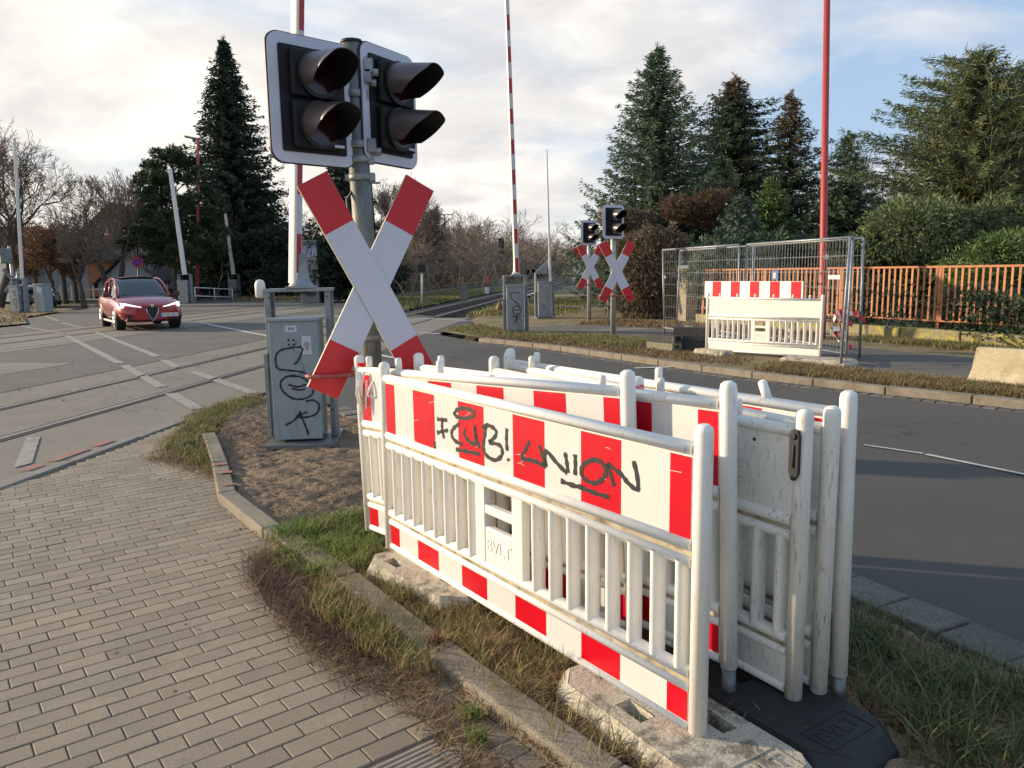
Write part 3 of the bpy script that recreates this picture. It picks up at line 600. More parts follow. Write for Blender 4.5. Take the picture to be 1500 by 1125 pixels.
# ================================================================== barricades
LB = 2.17
SLO = .33; SHI = .65
def slat_positions():
    out = []; p = .105
    x = .115
    while x < .86: out.append(x); x += .106
    x = 1.335
    while x < LB-.07: out.append(x); x += .109
    return out
def barricade(label, A, Bp, zl=.08, zr=.08, stripes=True, pegs=(), graffiti=False, hook=False, logo=False, tube=(False, False), grimy=False, peg_tilt=0., lean=0., group='red and white barricades stacked on the island', redtip=False, board=True):
    A = Vector((*A, zl)); Bp = Vector((*Bp, zr)); d = Bp-A; L = d.length
    rz = math.atan2(d.y, d.x); ry = -math.asin(d.z/L)
    t = thing('barricade', label, 'barricade', A, group=group, rot=(lean, ry, rz))
    k = (L)/LB; W0 = m_white2 if grimy else m_white
    def sx(x): return x*k
    for x, tb in ((0, tube[0]), (LB, tube[1])):
        b = B(); b.tube([(sx(x), 0, 0), (sx(x), 0, 1.02), (sx(x), 0, 1.035), (sx(x), 0, 1.045)], [.030, .030, .027, .014], 16)
        p = b.build('post', W0, t)
        if tb:
            q = B(); q.tube([(sx(x), 0, -.14), (sx(x), 0, -.002)], .026, 14); q.build('steel_tube', m_galvd, t)
    b = B(); b.tube([(sx(.03), 0, .960), (sx(LB-.03), 0, .960)], .030, 14, sc=(.72, 1.)); b.build('top_rail', W0, t)
    b = B(); b.box(sx(LB/2), 0, .802, sx(LB-.06), .026, .292); ub = b.build('upper_board', W0, t, bev=.006)
    b = B(); b.box(sx(LB/2), 0, .1, sx(LB-.06), .026, .165); lb = b.build('lower_board', W0, t, bev=.006)
    # bead rails with a groove between
    b = B()
    for z, r in ((.648, .024), (.592, .022), (.212, .022), (.162, .020), (.024, .02)):
        b.tube([(sx(.03), 0, z), (sx(LB-.03), 0, z)], r, 12, sc=(1, 1.15))
    b.build('bead_rail', W0, t)
    for z, hh in ((.62, .034), (.187, .026)): b = B(); b.box(sx(LB/2), 0, z, sx(LB-.06), .026, hh); b.build('groove_web', m_grime, t)
    b = B()
    for x in slat_positions(): b.tube([(sx(x), 0, SLO-.11), (sx(x), 0, SHI-.06)], .033, 14, cap=False, sc=(.60, 1.))
    for x in (.935, 1.215): b.box(sx(x), 0, .40, .075, .040, .37)
    b.box(sx(1.075), 0, .475, sx(.21), .034, .04)
    sl_ = b.build('slat_panel', W0, t, bev=.004)
    b = B(); b.box(sx(1.075), 0, .305, sx(.206), .036, .18); pl = b.build('logo_plate', W0, t, bev=.008)
    text('raised_lettering', 'BVLT', .085, W0, pl, (sx(1.075), -.0185, .315), depth=.0025)
    if stripes:
        for name, z0, z1, par, w in (('reflective_sheet', .665, .936, ub, .1035), ('reflective_sheet', .042, .150, lb, .1035)):
            b = B(); y0 = -.0131
            b.mi = 0; b.add([(sx(.035), y0-.0008, z0), (sx(LB-.035), y0-.0008, z0), (sx(LB-.035), y0-.0008, z1), (sx(.035), y0-.0008, z1)], [(0, 1, 2, 3)])
            b.mi = 1
            st_ = [(.034, .135)] + [(.338+.4255*i, .5475+.4255*i) for i in range(4)] + [(2.048, 2.137)]
            for a_, c_ in st_:
                b.add([(sx(a_), y0-.0016, z0+.001), (sx(c_), y0-.0016, z0+.001), (sx(c_), y0-.0016, z1-.001), (sx(a_), y0-.0016, z1-.001)], [(0, 1, 2, 3)])
            b.build(name, [m_refw, m_refr], par, fix=False)
    b = B(); n = 0
    for px in pegs:
        q = B(); tl = peg_tilt if px is pegs[-1] else 0
        q.tube([(sx(px), 0, .97), (sx(px)+tl*.03, 0, 1.035), (sx(px)+tl*.034, 0, 1.042)], [.019, .018, .011], 12); q.build('lamp_peg', W0, t)
        q = B()
    for s_ in (-1, 1):
        q = B(); q.tube([(sx(.33 if s_ < 0 else LB-.33), 0, -.012), (sx(.33 if s_ < 0 else LB-.33)+.07, 0, -.012)], .012, 8); q.build('foot_nub', W0, t)
    if logo:
        q = B(); cxx = sx(LB-.28); pts = [(cxx+.062*math.cos(a), -.0135, .80+.062*math.sin(a)) for a in np.linspace(0, 2*PI, 33)[:-1]]
        q.tube(pts, .0022, 6, closed=True)
        for dz, w in ((.028, .09), (.002, .10), (-.018, .09), (-.036, .06)): q.box(cxx, -.0138, .80+dz-.006, w, .002, .003)
        lp = q.build('cast_medallion', W0, ub)
        text('raised_lettering', 'BAKE', .022, W0, lp, (cxx, -.0135, .822), depth=.0015)
        for x, z in ((LB-.62, .815), (LB-.95, .80), (LB-.21, .905)):
            q = B(); r = .012 if x < LB-.3 else .007
            q.tube([(sx(x), -.0128, z), (sx(x), -.0138, z)], r, 14); q.build('bolt_hole', m_dark, ub)
    if hook:
        q = B(); x = sx(LB)
        q.tube([(x-.006, -.038, .955), (x-.006, -.052, .955)], .012, 12)
        q.prism([(x-.024, .955), (x-.018, .973), (x-.004, .978), (x+.010, .973), (x+.016, .955), (x+.016, .825), (x+.0, .80), (x-.012, .80), (x-.024, .83)], -.046, -.034, 'y')
        q.tube([(x-.004, -.047, .845), (x-.004, -.047, .925)], .005, 8)
        hk = q.build('locking_hook', m_dark, t, bev=.002)
    if graffiti:
        q = B(); y = -.0150
        z = lambda X, Z: (sx(X), Z)
        f = .92/.92
        stk = [[(0.629, 0.834), (0.617, 0.79), (0.632, 0.735)], [(0.573, 0.821), (0.619, 0.823), (0.665, 0.83)], [(0.569, 0.753), (0.625, 0.77), (0.671, 0.781)], [(0.541, 0.705), (0.545, 0.67)], [(0.773, 0.828), (0.725, 0.802), (0.701, 0.77), (0.731, 0.742), (0.799, 0.736)], [(0.82, 0.812), (0.815, 0.784), (0.854, 0.762), (0.903, 0.758), (0.905, 0.799), (0.9, 0.843)], [(0.903, 0.834), (0.917, 0.783), (0.939, 0.747)], [(0.728, 0.864), (0.756, 0.892), (0.824, 0.908), (0.898, 0.904), (0.889, 0.881), (0.822, 0.862), (0.754, 0.859), (0.729, 0.872)], [(0.738, 0.702), (0.832, 0.71), (0.938, 0.717)], [(0.99, 0.852), (0.981, 0.811), (0.968, 0.761), (0.986, 0.724), (1.054, 0.713), (1.107, 0.745), (1.098, 0.784), (1.019, 0.785)], [(0.963, 0.842), (1.006, 0.859), (1.059, 0.85), (1.065, 0.824), (1.011, 0.783)], [(1.147, 0.868), (1.143, 0.821), (1.147, 0.771)], [(1.153, 0.74), (1.157, 0.729)], [(1.305, 0.84), (1.277, 0.803), (1.249, 0.761), (1.296, 0.762), (1.349, 0.764), (1.406, 0.755)], [(1.366, 0.835), (1.385, 0.799), (1.406, 0.759)], [(1.406, 0.755), (1.407, 0.819), (1.475, 0.784), (1.534, 0.756)], [(1.54, 0.76), (1.534, 0.796), (1.523, 0.836)], [(1.581, 0.839), (1.583, 0.805), (1.581, 0.759)], [(1.686, 0.84), (1.637, 0.816), (1.615, 0.781), (1.637, 0.756), (1.692, 0.753), (1.739, 0.785), (1.745, 0.822), (1.713, 0.841), (1.679, 0.837)], [(1.498, 0.719), (1.569, 0.717), (1.626, 0.722)], [(1.62, 0.719), (1.692, 0.716), (1.766, 0.718)], [(1.791, 0.764), (1.771, 0.806), (1.755, 0.839)], [(1.755, 0.839), (1.821, 0.816), (1.861, 0.79), (1.904, 0.778), (1.901, 0.826), (1.884, 0.874)]]
        for s_ in stk: ribbon(q, [z(X, Z) for X, Z in s_], .018, y, wob=.22)
        q.build('graffiti', m_black, ub, fix=False)
        for _ in range(22):
            q = B()
            x = random.uniform(.2, 2.1); zz = random.uniform(.68, .9); a_ = random.uniform(-.4, .9); l_ = random.uniform(.02, .09)
            ribbon(q, [z(x, zz), z(x+l_*.5, zz+l_*.5*math.sin(a_)+.003), z(x+l_, zz+l_*math.sin(a_))], .0016, -.0155, thick=.0004)
            q.build('scratch', m_white, ub, fix=False)
    return t
def on(A, Bp, s): A = Vector(A); Bp = Vector(Bp); return tuple(A+(Bp-A)*s)
B1A, B1B = (-.69, 4.14), (.59, 2.335)
barricade('front barricade with black scrawled graffiti across its red and white upper board', B1A, B1B, .085, .082, graffiti=True, grimy=False)
barricade('striped barricade right behind the graffiti one, white straps tied to its left post', (-.86, 4.44), (.47, 2.88), .09, .18, pegs=(.12, .45, .86))
barricade('striped barricade whose raised right post stands on a bare steel tube in the front foot', (-.52, 4.42), (.77, 2.62), .10, .17, tube=(True, True), pegs=(.25,))
barricade('plain white back of barricade with round medallion and black locking hook', (-.10, 4.30), (.985, 2.56), .09, .085, stripes=False, pegs=(1.02, 1.86), hook=True, logo=True, grimy=True)
barricade('scuffed mossy plain barricade squeezed right behind the one with the black hook', (-.02, 4.44), (1.09, 2.60), .10, .085, stripes=False, pegs=(.25, 1.3), grimy=True)
barricade('rearmost striped barricade of the stack, nearest the road, with tilted lamp pegs', (.0, 4.62), (1.175, 2.63), .10, .13, pegs=(.28, 1.25, 1.84), peg_tilt=-1, tube=(False, True))
# lone post between the first two barricades
p = G(934, 546, 1.13); q = B(); 
t = thing('marker_post', 'short white post with pink painted tip between the two front barricades', 'post', (.545, 3.32, .09))
q.tube([(0, 0, 0), (0, 0, 1.03), (0, 0, 1.045), (0, 0, 1.052)], [.030, .030, .027, .015], 16); q.build('post', m_white, t)
q = B(); q.tube([(0, 0, .975), (0, 0, 1.02)], .0306, 16, cap=False); q.build('painted_tip', mat('pink_tip', (.75, .08, .14), .5, patch=(.75, .7, .62), pscale=40., pr=(.5, .6)), t)
# strap loops and red band on the left posts
t = thing('cable_tie_bundle', 'white cable loops and frayed strap tied round the leftmost barricade post', 'strap', (-.83, 4.40, 1.02))
q = B()
for k in range(7):
    a_ = random.uniform(-.5, .5); w_ = random.uniform(.012, .03); l_ = random.uniform(.13, .2)
    q.tube([(-.02+w_*.3*k-.03, -.03, .03), (-.035-w_+k*.004, -.035+a_*.02, -l_*.5), (-.03+a_*w_, -.04, -l_), (-.01, -.038, -l_*.9), (-.005+w_*.2, -.03, -.02)], .0035, 6)
q.build('loops', m_white, t)
q = B(); q.tube([(.10, -.06, .06), (.02, -.075, -.06), (.01, -.075, -.1), (.05, -.075, -.115), (.10, -.07, -.06), (.115, -.062, .05)], .006, 8)
q.build('handle_loop', m_white, t)
t = thing('red_band', 'red tape band round the tip of the leftmost barricade post', 'tape', (-.86, 4.44, 1.075)); q = B(); q.tube([(0, 0, 0), (0, 0, .02)], .0325, 16, cap=False)
q.build('band', m_refr, t)
# ------------------------------------------------------------------ feet
def foot(name, label, c, rz, z=.055, m=None, L=.80, w=.40, h=.10, holes=((-.18, 0), (.24, 0)), txt=None, tm=None, txt_at=None):
    t = thing(name, label, 'base slab', (*c, z), rz, 'barricade base slabs')
    b = B(); o = [(-L/2, -w/2+.09), (-L/2+.10, -w/2), (L/2-.10, -w/2), (L/2, -w/2+.09), (L/2, w/2-.09), (L/2-.10, w/2), (-L/2+.10, w/2), (-L/2, w/2-.09)]
    def ringz(s, zz): return [(x*s[0], y*s[1], zz) for x, y in o]
    rows = [ringz((1, 1), -.06), ringz((1, 1), h*.45), ringz((.90, .86), h)]
    b.grid([r+[r[0]] for r in rows], False)
    # top face with rectangular openings cut as recesses
    top = rows[-1]; n = len(b.v)
    bm = bmesh.new(); vs = [bm.verts.new(v) for v in top]; edges = [bm.edges.new((vs[i], vs[(i+1) % 8])) for i in range(8)]
    hs = []
    for hx, hy in holes:
        q = [bm.verts.new((hx+sx_*.065, hy+sy_*.032, h)) for sx_, sy_ in ((-1, -1), (1, -1), (1, 1), (-1, 1))]
        edges += [bm.edges.new((q[i], q[(i+1) % 4])) for i in range(4)]; hs.append((hx, hy))
    bmesh.ops.triangle_fill(bm, edges=edges, use_beauty=True)
    bm.verts.ensure_lookup_table(); bm.faces.ensure_lookup_table()
    keep = []
    for f in bm.faces:
        cc = f.calc_center_median()
        if not any(abs(cc.x-hx) < .064 and abs(cc.y-hy) < .031 for hx, hy in hs): keep.append([v.index for v in f.verts])
    bm.verts.index_update()
    b.add([tuple(v.co) for v in bm.verts], [[v.index for v in f.verts] for f in bm.faces if not any(abs(f.calc_center_median().x-hx) < .064 and abs(f.calc_center_median().y-hy) < .031 for hx, hy in hs)])
    bm.free()
    for hx, hy in hs:
        r = [[(hx+sx_*a_, hy+sy_*c_, zz) for sx_, sy_ in ((-1, -1), (1, -1), (1, 1), (-1, 1), (-1, -1))] for a_, c_, zz in ((.065, .032, h), (.045, .022, h*.2))]
        b.grid(r, False); b.add([(hx+sx_*.045, hy+sy_*.022, h*.2) for sx_, sy_ in ((-1, -1), (1, -1), (1, 1), (-1, 1))], [(0, 1, 2, 3)])
    body = b.build('body', m or m_foot, t)
    for v in body.data.vertices:
        v.co.x += random.uniform(-.004, .004); v.co.y += random.uniform(-.004, .004)
    md = body.modifiers.new('bevel', 'BEVEL'); md.width = .008; md.segments = 2; md.limit_method = 'ANGLE'; md.angle_limit = R(25)
    if txt:
        x0, y0 = txt_at; me = text_mesh(txt, .088, .0015, 1.)
        me.transform(Matrix.Translation((x0, y0, h+.001)) @ Matrix.Rotation(PI/2, 4, 'Z')); me.materials.append(tm or m or m_foot); link('raised_lettering', me, t)
        q = B(); fx, fy = .058, .115
        for a_, c_ in (((x0-fx, y0), (.005, 2*fy)), ((x0+fx, y0), (.005, 2*fy)), ((x0, y0-fy), (2*fx+.006, .006)), ((x0, y0+fy), (2*fx+.006, .006))): q.box(a_[0], a_[1], h+.001, c_[0], c_[1], .004)
        q.build('raised_frame', tm or m or m_foot, t)
    return t
ang_b = math.atan2(B1B[1]-B1A[1], B1B[0]-B1A[0])
foot('base_slab', 'grey speckled foot block with a slot at the far left end of the front barricade', (-.46, 3.76), R(-48), -.005, holes=((-.21, -.04), (.2, .02)), L=.86, w=.30)
foot('base_slab', 'cracked pale foot block with a square hole under the near end of the front barricade', (.535, 2.43), R(-58), .0, holes=((-.10, -.09), (.10, .09)), L=1.02, w=.42, txt='BVLT', txt_at=(.36, .02), tm=mat('foot_lettering', (.28, .25, .20), .9))
foot('base_slab', 'black rubber foot plate with raised lettering under the right posts', (.90, 2.60), R(-56), .0, m=m_rubber, holes=((-.15, .0),), L=.88, w=.40, h=.085, txt='BVLT', txt_at=(.29, 0), tm=m_rubber)
foot('base_slab', 'dark foot block hidden behind the slats at the far left of the stack', (-.08, 4.36), R(-48), .0, holes=((-.2, 0), (.2, 0)), L=.8, w=.36)
# ================================================================== crossing signals
def rrect(w, h, r, n=6):
    out = []
    for cx_, cy_, a0 in ((w/2-r, h/2-r, 0), (-w/2+r, h/2-r, PI/2), (-w/2+r, -h/2+r, PI), (w/2-r, -h/2+r, 1.5*PI)):
        for k in range(n+1): a = a0+PI/2*k/n; out.append((cx_+r*math.cos(a), cy_+r*math.sin(a)))
    return out
def signal_head(par, loc, rz, s=1.):
    """face looks along local -y"""
    b = B(); b.prism(rrect(.58, .76, .085), .012, .030, 'y'); t = b.build('signal_head', m_dark, par, bev=.003)
    t.location = Vector(loc)-par.location; t.rotation_euler = (0, 0, rz); t.scale = (s,)*3
    b = B(); b.prism(rrect(.565, .745, .078), .004, .0115, 'y'); b.build('white_border', m_plate, t)
    b = B(); b.prism(rrect(.435, .615, .012, 2), -.006, .0035, 'y'); b.build('inner_board', mat_inner, t)
    for z in (.148, -.148): b = B(); b.box(0.015, -.035, z, .35, .04, .272); b.build('lamp_chamber', mat_inner, t, bev=.012)
    b = B(); b.box(.0, .085, 0, .30, .12, .52); b.build('rear_housing', mat_inner, t, bev=.012)
    q = B(); q.box(.13, -.0655, -.262, .07, .002, .016); q.build('type_label', m_plate, t)
    for z in (.15, -.145):
        b = B(); cxx = .01
        n = 28; rows = []
        # lens ring
        b.tube([(cxx, -.063, z), (cxx, -.075, z)], .140, 32); b.build('lens_ring', m_dark, t)
        lz = B(); lz.tube([(cxx, -.075, z), (cxx, -.078, z)], .120, 28); lz.build('lens', m_lens, t)
        v = B(); rows_o = []; rows_i = []
        for k in range(n+1):
            a = R(-38)+(R(256))*k/n     # open at the bottom
            sn = math.sin(a); Lv = .30*(.30+.70*max(0., min(1., (sn+.62)/1.25)))
            for rr, rows_ in ((.130, rows_o), (.124, rows_i)):
                rows_.append([(cxx+rr*(1-.05*tt)*math.cos(a), -.070-Lv*tt, z+rr*(1-.05*tt)*math.sin(a)-.035*tt*Lv/.3) for tt in (0, .33, .66, 1)])
        v.mi = 0; v.grid(rows_o); v.mi = 1; v.grid(rows_i)
        v.add([p for k in range(n+1) for p in (rows_o[k][3], rows_i[k][3])], [(2*k, 2*k+1, 2*k+3, 2*k+2) for k in range(n)])
        v.build('visor', [m_vis, m_dark], t)
    return t
mat_inner = mat('signal_board', (.014, .014, .015), .6, spec=.3)
def cross_sign(par, loc, rz, s=1.):
    t = None; b = B()
    Lh = .76; w = .212; 
    for k, (sg, y0) in enumerate(((-1, -.012), (1, -.003))):
        ang = math.atan2(.68, .36*1.0)
        dx, dz = math.cos(ang)*sg, math.sin(ang); nx, nz = -dz, dx
        def pt(u, v): return (u*dx+v*nx, u*dz+v*nz)
        b.mi = 2
        b.prism([pt(-Lh, -w/2), pt(Lh, -w/2), pt(Lh, w/2), pt(-Lh, w/2)], y0+.0004, y0+.026 if k == 0 else y0+.024, 'y')
        b.mi = 0; cut = Lh*.56
        b.prism([pt(-cut, -w/2+.001), pt(cut, -w/2+.001), pt(cut, w/2-.001), pt(-cut, w/2-.001)], y0-.0006, y0, 'y')
        b.mi = 1
        for u0, u1 in ((cut, Lh-.001), (-Lh+.001, -cut)):
            b.prism([pt(u0, -w/2+.001), pt(u1, -w/2+.001), pt(u1, w/2-.001), pt(u0, w/2-.001)], y0-.0006, y0, 'y')
    t = b.build('warning_cross', [m_crossw, m_crossr, m_edge], par); t.location = Vector(loc)-par.location; t.rotation_euler = (0, 0, rz); t.scale = (s,)*3
    b = B(); pts = []
    for k in range(32):
        a = 2*PI*k/32; x = .44*math.copysign(abs(math.cos(a))**.35, math.cos(a)); y = .085*math.copysign(abs(math.sin(a))**.8, math.sin(a)) + .035
        pts.append((x, y, -.56))
    b.tube(pts, .013, 8, closed=True); b.build('guard_hoop', m_hoop, t)
    for z in (.12, -.22): b = B(); b.box(0, .05, z, .14, .05, .03); b.build('clamp', m_galv, t)
    return t
m_edge = mat('sheet_metal_edge', (.42, .43, .33), .5, .2)
def pole(name, label, base, top, r, m, group=None, cap=True, clamps=()):
    t = thing(name, label, 'crossing signal', base, 0, group); d = Vector(top)-Vector(base)
    b = B(); b.tube([(0, 0, 0), tuple(d)], r, 20); b.build('shaft', m, t)
    if cap:
        b = B(); e = d.normalized(); b.tube([tuple(d), tuple(d+e*.018)], [r*1.08, r*1.0], 20); b.build('end_cap', m_dark, t)
    for c in clamps:
        b = B(); p_ = d*c; e = d.normalized()
        b.tube([tuple(p_-e*.02), tuple(p_+e*.02)], r*1.12, 20); b.box(p_.x+r*1.1, p_.y, p_.z, .04, .05, .05); b.box(p_.x-r*1.15, p_.y, p_.z, .03, .05, .035); b.build('pipe_clamp', m_galv, t)
    return t
m_polemat = mat('weathered_galvanised_pole', (.20, .205, .195), .6, .3, var=.2, vscale=6, patch=(.30, .30, .28), pscale=5., pr=(.55, .68), streak=((.11, .11, .10), (2, 2, .5), 9, .5, .68))
YP = 4.85
pt_, pb = D(515, 64, YP), D(552, 640, YP)
dd = (pb-pt_); base = pt_+dd*((pt_.z-0.03)/(-dd.z))
NS = pole('crossing_signal', 'big near crossing signal with two dark signal heads and large cross on galvanised pole', base, pt_, .063, m_polemat, 'railway crossing signals', clamps=(.965, .90, .80, .77, .735, .40))
ca_ = D(459, 149, 4.62); cb_ = D(573, 158, 5.02)
signal_head(NS, ca_, R(43), .94)
signal_head(NS, cb_, R(60), .93)
for z, dx in ((2.80, .10), (2.74, .09), (2.34, .10), (2.30, -.08), (2.80, -.08)):
    b = B(); ox_, oy_, oz_ = pt_.x-base.x, 0, -base.z
    b.tube([(ox_+dx*.3, 0, z+oz_), (ox_+dx*1.5, .02, z+oz_)], .024, 10); b.box(ox_+dx, -.02, z+.03+oz_, .05, .05, .08)
    b.build('bracket_arm', m_galv, NS, bev=.004)
b = B(); b.tube([(ca_.x-base.x+.1, ca_.y-base.y+.18, ca_.z-base.z-.25), (ca_.x-base.x+.2, ca_.y-base.y+.22, ca_.z-base.z-.42), (pt_.x-base.x-.06, -.05, 2.05-base.z), (pt_.x-base.x-.02, -.07, 1.75-base.z)], .009, 8); b.build('cable', m_dark, NS)
cc = D(545, 420, 4.66)
cross_sign(NS, cc, R(27), .92)
# far ones
def far_signal(bx, by, px_head, px_cross, rz, zb, lab, szh=1., szc=1., ytop=None):
    Y = by
    h = D(*px_head, Y-.15); c = D(*px_cross, Y-.18)
    tp = (c.x*.0+bx, Y, h.z+.42)
    t = pole('crossing_signal', lab[0], (bx, Y, zb), tp, .063, m_galvl, 'railway crossing signals', clamps=(.9, .5, .35))
    signal_head(t, h, rz, szh); cross_sign(t, c, rz*.35, szc)
m_galvl = mat('pole_galvanised', (.42, .42, .41), .5, .3, var=.12, vscale=6)
far_signal(2.345, 17.75, (899, 325), (904, 398), R(28), .07, ('right one of the two far crossing signals, grass at its pole foot', 'far signal head on the right hand, taller pole', 'far warning cross on the right hand pole, above the grass'), 1.0, .97)
far_signal(2.46, 24.3, (863, 341), (865, 391), R(28), .07, ('left and farther one of the two far crossing signals, before the kilometre board', 'smaller looking far signal head on the left hand pole', 'far warning cross on the left hand pole, partly hidden'), 1.0, .97)
# ================================================================== barrier machines
def scribble(par, pts_list, w, y, m=None):
    q = B()
    for p in pts_list: ribbon(q, p, w, y, wob=.2)
    return q.build('graffiti', m or m_black, par, fix=False)
def machine(label, loc, rz, H_=1.44, hc=1.17, w=.44, dd=.40, grime=0, boom_top=None, label_txt=None, boxlean=0, flange=True, lamp=True, tag_=True, boomlabel='', thin=False, shaft=True, m=None):
    """front looks along -y; origin base centre"""
    m = m or m_cab
    t = thing('crossing_barrier', label, 'crossing barrier', loc, rz, 'raised level crossing barriers')
    b = B(); b.box(0, 0, .02, w+.20, dd+.32, .04); b.build('base_plate', m_galvd, t, bev=.004)
    b = B(); b.box(-.03, -.03, .06+(hc-.06)/2, w, dd, hc-.06); b.box(-.03, -.03, hc+.012, w+.035, dd+.035, .028); cab = b.build('cabinet', m, t, bev=.006)
    b = B(); b.box(-.03, -.031-dd/2, .62, .9*w, .002, .9); b.build('door', m, cab, bev=0)
    fr = B()
    for sx_ in (-1, 1):
        x = sx_*(w/2+.045)-(.02 if sx_ < 0 else 0)
        for y in ((-.02, .18) if sx_ < 0 else (.0, .22)):
            fr.box(x, y, H_/2+.02, .05, .05, H_-.04)
        fr.box(x+sx_*.004, .09, H_/2+.02, .012, .22, H_-.05)
        fr.box(x+sx_*.03, .02, .46, .02, .12, .78)
        fr.box(x+sx_*.04, -.06, .46, .035, .035, .80)
    fr.box(0, .09, H_+.008, w+.17, .30, .03)
    f = fr.build('support_frame', m_galv, t, bev=.004)
    for sx_ in (-1, 1):
        b = B(); b.tube([(sx_*(w/2-.02)-.03, -dd/2-.02, .09), (sx_*(w/2-.02)-.03, -dd/2+.03, .09)], .028, 10); b.build('rubber_buffer', m_dark, t)
    b = B()
    for z in np.linspace(.3, H_-.06, 6):
        for sx_ in (-1, 1): b.tube([(sx_*(w/2+.045), -.052, z), (sx_*(w/2+.045), -.04, z)], .008, 6)
    b.build('bolts', m_dark, f)
    if flange:
        b = B(); b.box(.02, .06, H_+.035, .26, .26, .02)
        rows = [[(.02+r*math.cos(a), .06+r*math.sin(a), z) for a in np.linspace(0, 2*PI, 17)] for z, r in ((H_+.04, .125), (H_+.10, .085), (H_+.16, .073), (H_+.34, .07))]
        b.grid(rows); b.build('boom_socket', m_galv, t)
    if lamp:
        b = B(); x0 = -w/2-.13; b.tube([(x0, 0, H_-.06), (x0, 0, H_-.045), (x0, 0, H_+.07), (x0, 0, H_+.10), (x0, 0, H_+.112)], [.03, .048, .048, .035, .012], 14)
        b.tube([(x0, .03, H_), (x0+.1, .06, H_)], .012, 8); b.build('sensor_cap', m_boomw, t)
    if label_txt:
        q = B(); q.box(-.05, -.0325-dd/2, hc-.07, .105, .002, .062); pl = q.build('label_plate', m_plate, cab)
        text('lettering', label_txt, .048, m_dark, pl, (-.05, -.0338-dd/2, hc-.07), depth=.0006)
        q = B(); q.box(.085, -.0335-dd/2, hc-.225, .085, .004, .17); lk = q.build('lock_plate', m_plate, cab)
        q = B(); q.tube([(.085, -.036-dd/2, hc-.215), (.085, -.052-dd/2, hc-.215)], .022, 12); q.box(.085, -.045-dd/2, hc-.235, .018, .012, .06); q.build('lock', m_brass, lk)
        q = B()
        for dx in (-.075, -.03):
            for dz in (-.175, -.215, ): q.tube([(dx, -.032-dd/2, hc+dz), (dx, -.037-dd/2, hc+dz)], .010, 10)
        q.build('rivets', m_dark, cab)
    return t
def boom(par, p0, p1, w=.115, th=.075, seg=.42, rz=R(40), stripes=True, r1=.6):
    p0 = Vector(p0); p1 = Vector(p1); d = p1-p0; L = d.length
    MW = Matrix.Translation(p0) @ (d.to_track_quat('Z', 'Y') @ Matrix.Rotation(rz, 3, 'Z').to_quaternion()).to_matrix().to_4x4()
    MP = Matrix.Translation(par.location) @ par.rotation_euler.to_matrix().to_4x4()
    sec = rrect(w, th, .022, 3); b = B()
    rows = []
    for z, s in ((0, 1), (L, r1)): rows.append([(x*s, y*s, z) for x, y in sec]+[(sec[0][0]*s, sec[0][1]*s, z)])
    b.grid(rows); n = len(sec); o = len(b.v)-(n+1)
    b.add([(x*r1, y*r1, L) for x, y in sec], [tuple(range(n))]); bt = b.build('boom', m_boomw, par); bt.matrix_local = MP.inverted() @ MW
    if stripes:
        b = B(); z = .10; k = 0
        while z < L-.1:
            e = min(z+seg, L)
            s0 = 1-(1-r1)*z/L; s1 = 1-(1-r1)*e/L
            x0, x1 = w/2*s0+.0012, w/2*s1+.0012; y0, y1 = (th/2-.016)*s0, (th/2-.016)*s1
            for sg in (1, -1):
                b.mi = (k+1) % 2
                b.add([(sg*x0, -y0, z), (sg*x0, y0, z), (sg*x1, y1, e), (sg*x1, -y1, e)], [(0, 1, 2, 3)])
            z = e; k += 1
        b.build('reflective_stripe', [m_boomw2, m_boomr], bt, fix=False)
    return bt
m_boomw2 = mat('boom_stripe_white', (.60, .59, .62), .4)
rzA = R(-6)
A4 = machine('near raised barrier on grey box with A4 plate and black tag, on bare soil', (-2.0, 7.33, .015), R(6), label_txt='A4')
cabA = [c for c in A4.children if c.name.startswith('cabinet')][0]
y_ = -.2345
scribble(cabA, [[(.04, .93), (-.06, .925), (-.16, .90), (-.20, .84), (-.19, .74), (-.12, .72), (.02, .70), (.10, .66)],
                [(.05, .92), (.03, .86), (.0, .80), (-.04, .77)],
                [(-.03, .67), (-.12, .655), (-.17, .60), (-.15, .52), (-.06, .45), (.05, .45), (.12, .50), (.10, .58), (.02, .65), (-.08, .66)],
                [(-.10, .585), (-.02, .56), (.06, .58)], [(-.07, .545), (.0, .53), (.05, .54)],
                [(.05, .42), (.12, .43), (.17, .38), (.14, .30), (.04, .27), (-.04, .28), (.06, .32)], [(.0, .33), (-.06, .25), (-.15, .20)], [(-.0, .29), (.03, .2), (.06, .10)]], .017, y_)
scribble(cabA, [[(-.06, .93), (.0, .98), (-.04, .90), (.02, .86), (-.02, .80), (.05, .76), (.02, .68), (.08, .62)], [(.06, .72), (.0, .66), (.08, .60), (.1, .50)]], .004, y_-.0003, mat('thin_marker', (.12, .13, .14), .6))
boom(A4, tuple(D(432, 415, 7.36)), tuple(D(437, -60, 7.36)), w=.115, th=.085, r1=.97, rz=R(52), seg=.36)
far = [('middle distance raised barrier with red banded boom on a black tagged box', 757.5, 492, R(-2), 1.0, 19.5),
       ('untagged raised barrier with thin grey boom and triangular gusset beside the far footpath', 798, 472, R(2), .95, 25.3)]
mB = machine(far[0][0], (.13, 19.75, .07), R(5), H_=1.42, hc=1.17, lamp=False, m=m_galv)
cb = [c for c in mB.children if c.name.startswith('cabinet')][0]
